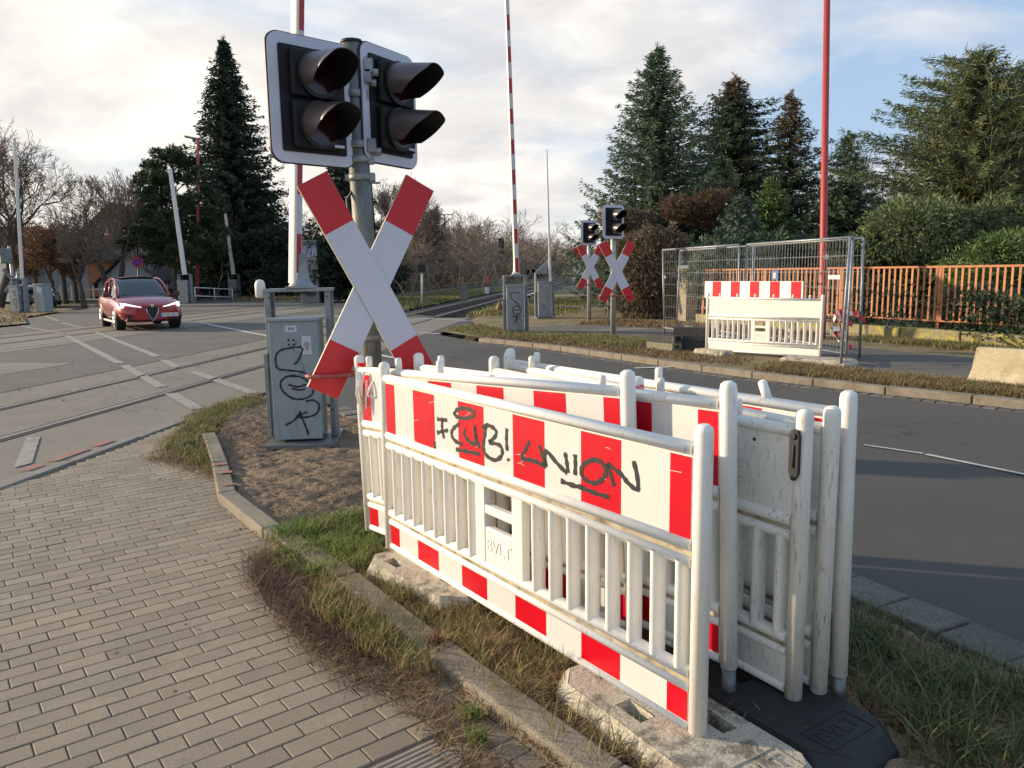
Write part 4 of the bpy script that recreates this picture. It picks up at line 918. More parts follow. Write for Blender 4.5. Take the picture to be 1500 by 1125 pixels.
scribble(cb, [[(.06, 1.0), (-.05, 1.03), (-.14, .98), (-.13, .86), (-.02, .78), (.05, .72)], [(-.1, .62), (-.02, .68), (.08, .64), (.1, .52), (0, .48), (-.1, .52), (-.1, .62)], [(-.08, .58), (.08, .58)],
              [(-.1, .42), (.1, .45)], [(.0, .46), (.0, .2)], [(.0, .42), (.12, .30)], [(0., .38), (-.1, .22)]], .022, -.2345)
boom(mB, (.13+.03, 19.8, 1.49), tuple(D(741, -40, 19.6)), w=.17, th=.12, seg=.36, rz=R(-40), r1=.75)
mC = machine(far[1][0], (1.12, 25.6, .07), R(8), H_=1.46, hc=1.18, lamp=False, flange=False, m=m_galv)
q = B(); q.prism([(-.35, 1.47), (.22, 1.47), (.22, 2.0)], -.03, .03, 'y'); q.build('gusset', m_galv, mC)
boom(mC, (1.33, 25.55, .07), tuple(D(801, 219, 25.4)), w=.10, th=.09, stripes=False, r1=.35)
mD = machine('leftmost raised barrier, scribbled box and upright white boom', (-23.35, 36.9, .05), R(-18), H_=1.6, hc=1.25, lamp=False, w=.55, m=m_galv)
cb = [c for c in mD.children if c.name.startswith('cabinet')][0]
scribble(cb, [[(-.1, 1.0), (.1, 1.05), (-.05, .85), (.12, .8)], [(-.1, .6), (.1, .65), (.1, .45), (-.1, .5), (-.1, .6)], [(-.05, .4), (.12, .35), (0, .2)]], .03, -.2345)
boom(mD, (-23.1, 36.9, 1.6), tuple(D(21, 203, 36.5)), w=.20, th=.14, stripes=False, rz=R(60), r1=.8)
mE = machine('distant raised barrier with leaning white boom just right of the red car', (-19.75, 47.2, .0), R(-10), H_=1.75, hc=1.4, lamp=False, w=.65, m=m_galv)
boom(mE, (-19.7, 47.2, 1.75), tuple(D(249, 247, 47.)), w=.26, th=.16, stripes=False, rz=R(60), r1=.75)
mF = machine('most distant raised barrier at the right end of the white guard rail', (-20.35, 57.3, .0), R(-10), H_=1.75, hc=1.35, lamp=False, w=.65, m=m_galv)
boom(mF, (-20.3, 57.2, 1.75), tuple(D(330, 313, 57.)), w=.26, th=.14, stripes=False, r1=.6)
t = thing('utility_box', 'blue grey utility box with sticker right of the leftmost barrier box', 'utility box', (-22.55, 37.5, .05), R(-18)); q = B(); q.box(0, 0, .65, .6, .5, 1.3); q.box(0, 0, 1.32, .66, .56, .05); bb = q.build('cabinet', m_cab, t, bev=.02)
q = B(); q.box(.05, -.253, 1.05, .35, .004, .28, rot=Matrix.Rotation(.3, 3, 'Y')); q.build('sticker', m_plate, t)
# white guard rail by the far boxes
t = thing('guard_rail', 'white tubular guard rail between the two distant barrier boxes', 'railing', (-19.3, 52., 0)); q = B()
a0 = Vector((.0, -3.4, 0)); a1 = Vector((-.4, 4.6, 0))
P0 = D(285, 421, 50.5)-t.location; P1 = D(340, 424, 55.)-t.location
for dz in (0, -.55): q.tube([tuple(P0+Vector((0, 0, dz))), tuple(P1+Vector((0, 0, dz)))], .035, 8)
q.build('rail_bars', m_boomw, t)
for s_ in (0, .5, 1):
    q = B(); p_ = P0.lerp(P1, s_); q.tube([(p_.x, p_.y, 0), tuple(p_)], .035, 8); q.build('post', m_boomw, t)
# ================================================================== far roadside: barricade, wire panels, blocks
FA, FB = (3.60, 14.15), (5.08, 12.62)
gB = 'barricades by the wire fence'
barricade('clean white unstriped barricade turned towards the road in front of the wire fence panels', FA, FB, .12, .11, stripes=False, pegs=(.25, .6, .95, 1.3, 1.65, 1.95), group=gB)
for o in C.objects: pass
t = thing('stripe_board', 'red and white striped board standing up behind the clean white far barricade', 'barrier board', (*D(1033, 424, 14.75)[:2], 0), group=None)
e = D(1177, 424, 13.05); dv = Vector((e.x-t.location.x, e.y-t.location.y, 0)); Lx = dv.length; t.rotation_euler = (0, 0, math.atan2(dv.y, dv.x))
q = B(); q.box(Lx/2, 0, 1.215, Lx, .03, .31); bd = q.build('board', m_white, t, bev=.005)
for i in range(5): q = B(); x0 = Lx*(.09+.2*i); q.add([(x0, -.0168, 1.065), (x0+Lx*.095, -.0168, 1.065), (x0+Lx*.095, -.0168, 1.365), (x0, -.0168, 1.365)], [(0, 1, 2, 3)]); q.build('red_field', m_refr, bd, fix=False)
for x in (.25, Lx-.25):
    q = B(); q.tube([(x, .03, .12), (x, .03, 1.3)], .025, 10); q.build('post', m_white, t)
foot('base_slab', 'yellowish flat foot under the left end of the far white barricade', (3.62, 13.75), R(-50), .07, holes=((-.25, 0),), L=.8, w=.3)
foot('base_slab', 'wide grey foot under the right end of the far white barricade', (4.88, 12.2), R(-38), .07, holes=((-.3, 0),), L=1.15, w=.55)
def wire_panel(label, A, Bp, z=.1, lean=0., h=1.95):
    A = Vector((*A, z)); Bp = Vector((*Bp, z)); d = Bp-A; L = d.length
    t = thing('wire_fence_panel', label, 'construction fence', A, 0, 'wire construction fence panels', rot=(lean, 0, math.atan2(d.y, d.x)))
    for x in (0, L):
        q = B(); q.tube([(x, 0, 0), (x, 0, h)], .021, 10); q.build('post', m_galv, t)
    for z_ in (h, .15): q = B(); q.tube([(0, 0, z_), (L, 0, z_)], .020, 8); q.build('cross_rail', m_galv, t)
    q = B(); x = .05
    while x < L: q.tube([(x, 0, .15), (x, 0, h-.01)], .0022, 3, cap=False); x += .085
    for z_ in np.arange(.4, h, .255): q.tube([(0, .004, z_), (L, .004, z_)], .0034, 3, cap=False)
    q.build('wire_mesh', m_galv, t)
    return t
wire_panel('front wire panel at the left end, leaning beside the stacked black blocks', (3.60, 18.1), (4.45, 15.0), lean=R(2))
wire_panel('front wire panel at the right end, ending beside the red and white tape', (4.50, 14.95), (5.25, 12.05), lean=R(-1))
wire_panel('rear wire panel at the left, next to the stone gate pillar', (4.05, 18.9), (4.85, 15.7), lean=R(-2))
wire_panel('rear wire panel at the right, in front of the red lamp post', (4.9, 15.65), (5.72, 12.6), lean=R(1))
wire_panel('short wire panel end standing askew right of the tape', (5.05, 11.75), (5.62, 13.0), z=.09, lean=R(1.5))
for i, (px, py, Y, l_) in enumerate([(1001, 391, 17.0, 'white label plate high on the left wire panels'), (1222, 406, 12.6, 'white label plate on the right wire panels'), (974, 406, 18.1, 'small white clip on the leftmost fence posts')]):
    p = D(px, py, Y); t = thing('label_plate', l_, 'plate', p, R(-60) if i else R(-20)); q = B(); q.box(0, 0, 0, .22 if i < 2 else .08, .01, .07); q.build('plate', m_boomw, t, bev=.003)
p = D(1135, 403, 15.4); t = thing('notice_sign', 'small blue and white notice fixed on the wire mesh above the striped board', 'sign', p, R(-60)); q = B(); q.mi = 0; q.box(0, 0, 0, .16, .008, .18); q.mi = 1; q.box(0, -.006, .0, .06, .004, .12); q.build('plate', [mat('sign_blue', (.04, .12, .45), .5), m_boomw], t)
# barrier tape
t = thing('barrier_tape', 'red and white barrier tape knotted round the right fence posts', 'tape', D(1218, 480, 12.3))
for k in range(10):
    pts = []; x = random.uniform(-.05, .12); z_ = random.choice([.28, -.1])+random.uniform(-.05, .1)
    q = B(); P_ = [Vector((x, random.uniform(-.06, .06), z_))]
    for j in range(5): P_.append(P_[-1]+Vector((random.uniform(-.03, .11), random.uniform(-.05, .05), random.uniform(-.10, .05))))
    for j in range(5):
        q.mi = (j+k) % 2; a_, c_ = P_[j], P_[j+1]; w_ = Vector((.0, .02, .035))
        q.add([tuple(a_-w_), tuple(c_-w_), tuple(c_+w_), tuple(a_+w_)], [(0, 1, 2, 3)])
    q.build('tape_tail', [m_refr, m_boomw], t, fix=False)
# stack of hollow blocks
def hollow_block(label, loc, rz, m):
    t = thing('hollow_block', label, 'concrete block', loc, rz, 'dark hollow fence foot blocks')
    q = B(); L = .72; w = .24; h = .14
    oy = [(-w/2, 0), (-w/2, h), (w/2, h), (w/2, 0)]
    q.mi = 0
    rows = [[(x, y, z) for y, z in oy+[oy[0]]] for x in (-L/2, L/2)]; q.grid(rows, False)
    for x in (-L/2, L/2):
        o = [(x, y, z) for y, z in oy]; i_ = [(x, y*.55, h*.5+(z-h*.5)*.5) for y, z in oy]; k_ = [(x*.8, y*.55, h*.5+(z-h*.5)*.5) for y, z in oy]
        q.add(o+i_+k_, [(j, (j+1) % 4, 4+(j+1) % 4, 4+j) for j in range(4)]+[(4+j, 4+(j+1) % 4, 8+(j+1) % 4, 8+j) for j in range(4)]+[(8, 9, 10, 11)])
    q.build('body', m, t, bev=.008); return t
m_blk = mat('dark_block', (.045, .045, .042), .85, var=.3, vscale=9, patch=(.22, .19, .13), pscale=5., pr=(.6, .7)); m_blk2 = mat('pale_block', (.20, .18, .12), .9, var=.25, vscale=8)  # second block material is a lighter brown than the first
bz = R(-25)
for lab, x, y, z, m, r in (('pale lower block at the left front of the dark stack', 2.93, 14.78, .075, m_blk2, R(-58)), ('block lying on the pale one at the left of the stack', 2.97, 14.86, .218, m_blk, R(-56)), ('lower middle block of the stack, greyish end', 3.42, 14.72, .075, m_blk, bz), ('second layer block in the middle of the stack', 3.46, 14.74, .218, m_blk, R(-22)), ('topmost block of the dark stack', 3.50, 14.78, .361, m_blk, R(-27)), ('lower block at the back of the stack by the fence', 3.60, 15.1, .075, m_blk, bz)):
    hollow_block(lab, (x, y, z), r, m)
# jersey block
ja = Vector((5.93, 9.95)); jd = Vector((.61, -.79)).normalized()
t = thing('concrete_barrier', 'pale yellowish concrete block with battered foot at the right edge, on the verge', 'concrete barrier', (ja.x, ja.y, .07), math.atan2(jd.y, jd.x))
prof = [(-.0, 0), (-.005, .05), (.06, .17), (.10, .47), (.26, .47), (.30, .17), (.37, .05), (.37, 0)]
q = B(); rows = []
for i in range(21):
    x = i*.1; s = .10*(1-min(1, i/1.5)) if False else 0
    tap = .0
    rows.append([(x+(.055*(z/.47) if i == 0 else 0), y+random.uniform(-.004, .004), z+random.uniform(-.003, .003)) for y, z in prof])
q.grid(rows, False); q.add(rows[0], [tuple(range(8))]); q.add(rows[-1], [tuple(range(8))])
q.build('body', m_jersey, t, bev=.015)
q = B(); q.box(1.05, .0, .05, .22, .04, .1); q.build('lifting_slot', m_dark, t)
# low stone wall + orange fence + pillar
def along(Y): return Vector((7.9-.443*(Y-17.8), Y))
q = B(); Y = 8.2; k = 0
t = thing('low_stone_wall', 'low lichen covered stone edging wall under the orange fence', 'wall', (0, 0, .06))
rows = []
while Y < 22.5:
    e = min(Y+random.uniform(.8, 1.25), 22.6)
    a = along(Y+.03)+Vector((-.42, -.18)); c = along(e-.0)+Vector((-.42, -.18)); n = Vector((.25, .10)); hh = .26+random.uniform(-.015, .015)
    q.add([(*a, 0), (*c, 0), (*(c+n), 0), (*(a+n), 0), (*a, hh), (*c, hh+.01), (*(c+n), hh+.01), (*(a+n), hh)], [(0, 1, 2, 3), (4, 5, 6, 7), (0, 1, 5, 4), (1, 2, 6, 5), (2, 3, 7, 6), (3, 0, 4, 7)]); Y = e
q.build('stones', m_lichen, t, bev=.02)
sheet('garden_soil', [[tuple(along(8.2)+Vector((-.3, -.1))), tuple(along(23)+Vector((-.3, -.1))), (10, 60), (60, 60), (60, 0)]], .25, m_verge)
FL = [along(22.9), along(8.4)]; fv = FL[1]-FL[0]; Lf = fv.length
t = thing('orange_fence', 'rusty orange metal fence with notched flat pickets along the garden', 'fence', (*FL[0], .25), math.atan2(fv.y, fv.x))
q = B(); q.box(Lf/2, 0, 1.32, Lf, .035, .045); q.build('top_rail', m_orange, t, bev=.004)
q = B(); q.box(Lf/2, 0, .22, Lf, .035, .035); q.build('bottom_rail', m_orange, t, bev=.004)
q = B(); x = .1; k = 0
while x < Lf-.05:
    zc_ = .62+.16*((k % 3)-.0)+.0*k; zc_ = (.80, .95, .68)[k % 3]
    w_ = .045
    for z0, z1 in ((.24, zc_-.04), (zc_+.04, 1.30)):
        q.box(x, 0, (z0+z1)/2, w_, .012, z1-z0)
    q.add([(x-w_/2, -.006, zc_-.04), (x+w_/2, -.006, zc_-.04), (x+.006, 0, zc_), (x-.006, 0, zc_), (x-w_/2, -.006, zc_+.04), (x+w_/2, -.006, zc_+.04)], [(0, 1, 2, 3), (3, 2, 5, 4)])
    x += .142; k += 1
q.build('picket_row', m_orange, t)
for s_ in (.05, 2.6, 5.15, 7.7, 10.2, 12.8, 15.4):
    q = B(); q.box(s_, .02, .64, .07, .05, 1.34); q.build('post', m_orange, t, bev=.004)
pp = along(23.3); t = thing('gate_pillar', 'pale plastered stone pillar at the left end of the orange fence', 'pillar', (pp.x-.15, pp.y, .05), R(-65)); q = B(); q.box(0, 0, .75, .42, .42, 1.5); q.build('shaft', m_lichen2 := mat('plaster_stone', (.40, .34, .24), .9, var=.2, vscale=4, patch=(.24, .2, .14), pscale=4., bump=.01, bscale=20), t, bev=.02); q = B(); q.box(0, 0, 1.53, .48, .48, .07); q.build('cap_stone', m_lichen, t, bev=.02)
# poles
t0_ = D(1212, -40, 16.75); b0_ = D(1203, 505, 16.75)
t = thing('lamp_post', 'thick red painted post rising out of the picture behind the wire fence', 'lamp post', (b0_.x, b0_.y, .07))
q = B(); hgt_ = t0_.z-.07; q.tube([(0, 0, 0), (0, 0, .5), (0, 0, .52), (t0_.x-b0_.x, 0, hgt_)], [.085, .082, .078, .062], 20); q.build('shaft', m_redpole, t)
q = B(); q.tube([(t0_.x-b0_.x, 0, hgt_), (t0_.x-b0_.x-.02, 0, hgt_+1.2), (t0_.x-b0_.x-.6, -.1, hgt_+1.5)], .05, 12); q.box(t0_.x-b0_.x-.95, -.12, hgt_+1.52, .7, .25, .1); q.build('lamp_arm', m_redpole, t)
q = B(); q.box(0, -.082, 1.75, .07, .004, .1); q.build('sticker', m_boomw, t)
def lamp(label, base, top, r, m, arm=-.7, hw=.8):
    t = thing('street_lamp', label, 'street lamp', base, 0); d = Vector(top)-Vector(base)
    q = B(); q.tube([(0, 0, 0), tuple(d)], [r*1.3, r*.7], 10); q.build('pole', m, t)
    q = B(); q.box(d.x+arm*.5, 0, d.z+.05, hw, .3, .12, rot=Matrix.Rotation(R(12 if arm < 0 else 0), 3, 'Y')); q.build('lamp_head', m_galvd, t, bev=.03)
lamp('tall reddish street lamp in front of the dark spruce', (-21.2, 52.5, 0), tuple(D(290, 202, 52)), .11, m_hoop, -.8, 1.3)
lamp('brown lamp mast standing before the bare woods by the tracks', (D(655, 412, 110).x, 110, 0), tuple(D(651, 315, 110)), .14, m_barkp, .6, 1.6)
lamp('dark lamp mast tip seen right behind the near signal pole', (D(556, 440, 60).x, 60, 0), tuple(D(544, 269, 60)), .07, m_dark, .4, .9)
t = thing('street_lamp', 'old hooked lantern lamp rising behind the red car', 'street lamp', (D(205, 440, 60).x, 60, 0)); T_ = D(199, 330, 60)-t.location; q = B(); q.tube([(0, 0, 0), (T_.x, 0, T_.z-.4), (T_.x-.15, 0, T_.z), (T_.x-.6, 0, T_.z+.05), (T_.x-.75, 0, T_.z-.3)], .05, 8); q.build('pole', m_dark, t); q = B(); q.tube([(T_.x-.75, 0, T_.z-.3), (T_.x-.75, 0, T_.z-.8)], [.12, .3], 12); q.build('lantern', m_galvd, t)
def post(name, label, px, py0, py1, Y, r, m, cat='post', n=8, base=None):
    a = D(px, py0, Y); c = D(px, py1, Y); zb = base if base is not None else 0
    t = thing(name, label, cat, (c.x, Y, zb)); q = B(); q.tube([(0, 0, 0), (a.x-c.x, 0, a.z-zb)], r, n); q.build('shaft', m, t); return t, Vector((a.x-c.x, 0, a.z-zb))
t, a = post('track_post', 'white pole with small dark box on the green strip beside the tracks', 618, 393, 446, 40.3, .06, m_boomw)
q = B(); q.box(.06, 0, a.z, .42, .3, .42); q.build('marker_box', m_dark, t, bev=.02)
t, a = post('concrete_stump', 'square grey concrete stump with graffiti on the green strip', 680, 414, 436, 46., .01, m_galvd); q = B(); q.box(0, 0, a.z/2, .38, .34, a.z); q.build('stump', m_jersey2 := mat('old_concrete', (.22, .22, .19), .9, var=.25, vscale=4, patch=(.09, .08, .07), pscale=4.), t, bev=.03)
t, a = post('marker_stone', 'orange and white marker stone beside the track', 713, 405, 424, 60., .01, m_galvd); q = B(); q.mi = 0; q.box(0, 0, .22, .34, .3, .5); q.mi = 1; q.box(0, 0, a.z-.25, .35, .31, .55); q.mi = 2; q.box(.45, 0, a.z/2, .22, .3, a.z); q.build('stone', [m_boomw, mat('orange_mark', (.5, .16, .05), .7), m_jersey2], t, bev=.02)
def rail_signal(label, px, pyt, pyb, Y, s=1.):
    t = thing('rail_signal', label, 'railway signal', (D(px, pyb, Y).x, Y, 0), 0, 'light signals along the railway'); T_ = D(px, pyt, Y)-t.location
    q = B(); q.tube([(0, 0, 0), (0, 0, T_.z)], .07*s, 8); q.build('mast', m_galvl, t)
    q = B(); q.box(0, -.15, T_.z-1.0*s, .75*s, .25, 2.0*s); q.build('lamp_board', m_dark, t, bev=.08*s); q = B(); q.box(0, -.15, T_.z-2.9*s, .5*s, .2, 1.1*s); q.build('equipment_box', m_galvd, t)
    q = B(); q.box(0, 0, .4, .8*s, .6*s, .8); q.build('base_box', m_galvl, t)
rail_signal('taller railway light signal on a white mast before the bare woods', 735, 349, 404, 105, 1.)
rail_signal('distant small railway light signal right of the middle boom', 812, 366, 400, 190, 1.3)
t, a = post('kilometre_board', 'white kilometre board with black figures behind the left far cross', 849, 368, 440, 38, .03, m_boomw, 'sign')
q = B(); q.box(0, -.04, a.z-.95, .62, .03, 1.05); bd = q.build('board', m_boomw, t)
for tx, dz in (('17', -.70), ('6', -1.20)): text('lettering', tx, .55, m_dark, bd, (0, -.062, a.z+dz))
q = B(); q.box(-.1, -.04, a.z-.12, .36, .1, .5); q.build('lamp_box', m_crossr, t)
t, a = post('no_stopping_sign', 'round blue and red no stopping sign behind the red car', 202, 384, 440, 48, .035, m_galvd, 'sign')
q = B(); q.mi = 0; q.tube([(a.x, -.03, a.z-.0), (a.x, -.05, a.z-.0)], .33, 24); q.mi = 1; q.tube([(a.x, -.051, a.z), (a.x, -.056, a.z)], .25, 24); q.mi = 0
q.box(a.x, -.0585, a.z, .5, .004, .06, rot=Matrix.Rotation(PI/4, 3, 'Y')); q.build('disc', [m_crossr, mat('sign_deep_blue', (.06, .04, .30), .45)], t)
# cable ramp by the track
def bridge(label, P_, Q_, n, zt=.32):
    t = thing('cable_tray', label, 'cable tray', (*P_, -.1), 0, 'raised cable trays by the track'); d = Vector((Q_[0]-P_[0], Q_[1]-P_[1], 0)); L = d.length; rz = math.atan2(d.y, d.x)
    q = B(); q.box(d.x/2, d.y/2, zt, L, .22, .05, rz=rz); q.build('tray', m_galvl, t)
    for i in range(n):
        p_ = d*((i+.5)/n); q = B(); q.box(p_.x, p_.y, zt/2, .06, .2, zt, rz=rz); q.build('support', m_dark, t)
bridge('rusty cable tray on feet just left of the tagged barrier box', off(34.5, 1.6), off(62, 1.6), 10)
# guard bars behind the gusset box
t = thing('tube_railing', 'thin grey tube railing right of the gusset box', 'railing', (1.5, 25.7, .07)); q = B()
for z_ in (1.0, .35): q.tube([(0, 0, z_), (1.75, -.1, z_+.03)], .022, 8)
q.build('rail_bars', m_galvl, t); q = B(); q.tube([(1.72, -.1, 0), (1.72, -.1, 1.05)], .022, 8); q.build('post', m_galvl, t)
t = thing('marker_cone', 'small weathered reddish marker beside the track near the tagged box', 'marker', (D(732, 450, 29).x, 28.6, -.05)); q = B(); q.tube([(0, 0, 0), (0, 0, .3)], .03, 8); q.tube([(0, 0, .3), (0, 0, .62)], [.16, .01], 4); q.build('body', mat('weathered_marker', (.30, .2, .14), .8), t)
# left signals (dark backs)
for (px, py, Y, l_) in ((15, 375, 40, 'grey signal head cut by the left edge of the picture'), (253, 382, 54, 'small grey crossing signal back beside the pair of distant boxes')):
    p_ = D(px, py, Y); t = thing('crossing_signal', l_, 'traffic signal', (p_.x, Y, 0), R(40), 'signal backs on the far side')
    q = B(); q.tube([(0, 0, 0), (0, 0, p_.z+.5)], .07, 10); q.build('pole', m_galvl, t)
    q = B(); q.box(-.2, -.1, p_.z, .55, .3, .75); q.build('housing', m_galvd, t, bev=.04)
    for sg in (1, -1):
        q = B(); q.box(0, -.1, p_.z-1.25, .18, .03, 1.4, rot=Matrix.Rotation(sg*R(32), 3, 'Y')); q.build('cross_bar', m_galvd, t)
# graffiti kiosk behind the near boom
p_ = D(457, 425, 45); t = thing('utility_tower', 'tall grey concrete cabinet with blue white graffiti behind the near boom', 'utility cabinet', (p_.x, 45, 0)); zt = D(457, 352, 45).z
q = B(); q.box(0, 0, zt/2, 1.1, 1.1, zt); kb_ = q.build('body', m_galvd, t, bev=.04)
scribble(kb_, [[(-.5, zt-.4), (-.4, zt-.9), (-.3, zt-.3), (-.2, zt-.9), (-.1, zt-.3)], [(0, zt-.3), (.2, zt-.35), (.0, zt-.9), (.2, zt-.85)], [(.3, zt-.9), (.35, zt-.3), (.48, zt-.9)]], .09, -.553, mat('paint_blue_white', (.35, .38, .55), .6))
scribble(kb_, [[(-.4, zt-1.3), (.3, zt-1.2), (-.3, zt-1.8), (.4, zt-1.7)], [(-.4, zt-2.2), (0, zt-2.6), (.4, zt-2.1), (.1, zt-2.9), (-.3, zt-2.5)]], .08, -.553)

# ================================================================== red car
m_car = mat('red_car_paint', (.36, .010, .016), .3, .15, coat=1.)
m_glass = mat('car_glass', (.02, .03, .035), .06, spec=.9)
m_tyre = mat('tyre', (.016, .016, .016), .85)
m_rim = mat('alloy_rim', (.55, .54, .52), .3, .7)
m_chrome = mat('chrome', (.75, .73, .70), .18, 1.)
m_hl = bpy.data.materials.new('headlight_glow'); m_hl.use_nodes = True; pb_ = m_hl.node_tree.nodes['Principled BSDF']; pb_.inputs['Emission Color'].default_value = (1, 1, .97, 1); pb_.inputs['Emission Strength'].default_value = 1.6; pb_.inputs['Base Color'].default_value = (.8, .8, .8, 1)
def car():
    fl = Vector((-12.13, 23.95, 0)); hd = Vector((.575, -.818, 0)); lf = Vector((-hd.y, hd.x, 0)) * 1
    # front right wheel (seen left in the photo) sits at fl; local x forward, y left
    org = fl - hd*1.41 + Vector((hd.y*-1, hd.x, 0))*.80
    t = thing('parked_car', 'red sports utility car driving over the crossing with headlights on', 'car', org, math.atan2(hd.y, hd.x)); t.name = 'suv_car'
    # body loft: x, half width bottom/mid/shoulder, heights
    secs = [(-2.33, .62, .50, .74, .70, .95, .66), (-2.22, .74, .34, .88, .70, 1.02, .80), (-1.9, .80, .26, .93, .72, 1.06, .86), (-1.4, .82, .24, .945, .70, 1.05, .89), (-.7, .82, .24, .935, .66, 1.02, .90), (0, .82, .24, .93, .64, 1.00, .90), (.7, .82, .24, .935, .64, 1.00, .89),
            (1.2, .82, .24, .945, .66, 1.01, .86), (1.6, .81, .25, .945, .66, .98, .82), (1.95, .78, .26, .92, .64, .90, .76), (2.18, .72, .28, .84, .60, .82, .66), (2.30, .60, .32, .70, .56, .76, .54), (2.36, .42, .36, .50, .55, .72, .40)]
    q = B(); rows = []
    for x, wb, zb, wm, zm, zt, wt in secs:
        half = [(0, zb-.02), (wb*.6, zb-.02), (wb, zb), (wm*.985, (zb+zm)/2), (wm, zm), ((wm*1.2+wt*.8)/2.0*1.0, zt-.05), (wt*.93, zt), (wt*.5, zt+.035), (0, zt+.05)]
        rows.append([(x, y, z) for y, z in half]+[(x, -y, z) for y, z in half[-2:0:-1]]+[(x, half[0][0], half[0][1])])
    n = len(rows[0])-1; rows = [r[:-1] for r in rows]; q.grid(rows, True, wrap=True)
    q.add(rows[0], [tuple(range(n))]); q.add(rows[-1], [tuple(range(n))]); body = q.build('body', m_car, t, subd=2)
    # greenhouse
    def gh(sc, name, m, z0=.98, zt=1.60, roof=False):
        q = B(); ks = [(-2.12, .66, .60, 1.10), (-1.75, .74, .60, 1.42), (-1.1, .79, .60, 1.585), (-.3, .80, .61, 1.64), (.25, .79, .60, 1.60), (.62, .78, .56, 1.44), (1.22, .76, .50, 1.03)]
        rows = []
        for x, wb, wt, z in ks:
            half = [(wb*sc, z0-.05), (wb*sc*.985, z0+.05 if z > z0+.1 else z-.01), (wt+(wb-wt)*.25 if z > 1.3 else wb*.93, z-.09 if z > 1.3 else z-.005), (wt*.93, z-.015), (wt*.5, z+.012), (0, z+.02)]
            rows.append([(x, y, zz) for y, zz in half]+[(x, -y, zz) for y, zz in half[-2::-1]])
        return q, rows
    q, rows = gh(1., 'x', None); q.grid(rows, True); cab_ = q.build('window_glass', m_glass, t, subd=2)
    q, rows = gh(1., 'x', None)   # roof skin and pillars, slightly proud
    rr = [[(x, y*1.01, z+.012) for x, y, z in r[3:8]] for r in rows[1:5]]; q.grid(rr, True); q.build('roof', m_car, t, subd=2)
    q = B()
    for s_ in (1, -1):
        q.tube([(1.24, s_*.765, 1.02), (.64, s_*.70, 1.40), (.28, s_*.665, 1.545), (-.3, s_*.665, 1.59), (-1.1, s_*.655, 1.54), (-1.75, s_*.66, 1.36), (-2.1, s_*.66, 1.1)], .035, 8)
        q.tube([(-.25, s_*.81, 1.0), (-.35, s_*.70, 1.5)], .03, 8); q.tube([(-1.2, s_*.80, 1.02), (-1.4, s_*.68, 1.46)], .04, 8)
    q.build('window_frame', m_car, t)
    # arches + wheels
    for x in (1.41, -1.41):
        for s_ in (1, -1):
            w = B(); w.tube([(x, s_*.66, .355), (x, s_*.69, .355), (x, s_*.90, .355), (x, s_*.93, .355)], [.34, .358, .358, .335], 28); wh = w.build('wheel', m_tyre, t)
            w = B(); w.tube([(x, s_*.915, .355), (x, s_*.934, .355)], .255, 28); 
            w.build('rim_well', m_dark, wh)
            w = B(); rr_ = [(x+.245*math.cos(a), s_*.938, .355+.245*math.sin(a)) for a in np.linspace(0, 2*PI, 29)[:-1]]; w.tube(rr_, .020, 6, closed=True)
            for k in range(5):
                a = 2*PI*k/5+.3; w.tube([(x, s_*.935, .355), (x+.12*math.cos(a-.12), s_*.945, .355+.12*math.sin(a-.12)), (x+.24*math.cos(a), s_*.94, .355+.24*math.sin(a))], .026, 6)
                w.tube([(x, s_*.935, .355), (x+.12*math.cos(a+.35), s_*.945, .355+.12*math.sin(a+.35)), (x+.24*math.cos(a+.3), s_*.94, .355+.24*math.sin(a+.3))], .022, 6)
            w.build('rim', m_rim, wh)
            w = B(); pr = [(x+.405*math.cos(a), s_*.86, .345+.405*math.sin(a)) for a in np.linspace(0, PI, 15)]; w.tube(pr, .045, 8, sc=(1, 2.0)); w.build('wheel_arch', m_dark, t)
    # front
    q = B(); x = 2.375
    sh = [(-.19, .72), (.19, .72), (.165, .56), (.02, .30), (-.02, .30), (-.165, .56)]
    q.prism(sh, x-.08, x+.012, 'x'); gr = q.build('grille', m_dark, t, bev=.01)
    q = B(); q.tube([(x+.012, -.17, .69), (x+.018, -.155, .56), (x+.018, -.02, .31), (x+.018, .02, .31), (x+.018, .155, .56), (x+.012, .17, .69)], .012, 8); q.build('grille_trim', m_chrome, gr)
    q = B(); q.tube([(x-.01, 0, .765), (x+.012, 0, .765)], .045, 16); q.build('badge', m_chrome, t)
    for s_ in (1, -1):
        q = B(); q.prism([(s_*.25, .42), (s_*.70, .42), (s_*.76, .50), (s_*.30, .50)], 2.10, 2.335, 'x'); q.build('air_intake', m_dark, t, bev=.02)
        hl = B(); pts = [(2.30, s_*.30, .705), (2.23, s_*.52, .74), (2.10, s_*.74, .79), (1.99, s_*.865, .80)]
        rows = [[(px_+.02, y_, z_+w_), (px_+.035, y_*1.02, z_), (px_+.02, y_, z_-w_*1.2)] for (px_, y_, z_), w_ in zip(pts, (.012, .03, .055, .06))]
        hl.grid(rows); hb = hl.build('headlight', m_lamp_glass, t)
        hl = B(); hl.tube([(2.36, s_*.31, .715), (2.30, s_*.50, .755), (2.19, s_*.70, .81), (2.08, s_*.83, .835)], [.012, .02, .026, .02], 8); hl.tube([(2.14, s_*.80, .75), (2.175, s_*.79, .755)], .045, 12); hl.build('light_strip', m_hl, hb)
        mr = B(); mr.box(.88, s_*1.02, 1.08, .13, .21, .14); mr.tube([(.88, s_*.86, 1.03), (.88, s_*.95, 1.05)], .025, 6); mr.build('mirror', m_mirror, t, bev=.04)
        dr = B(); dr.box(.35, s_*.945, .87, .20, .02, .03); dr.box(-.75, s_*.95, .88, .20, .02, .03); dr.build('door_handle', m_car, t, bev=.006)
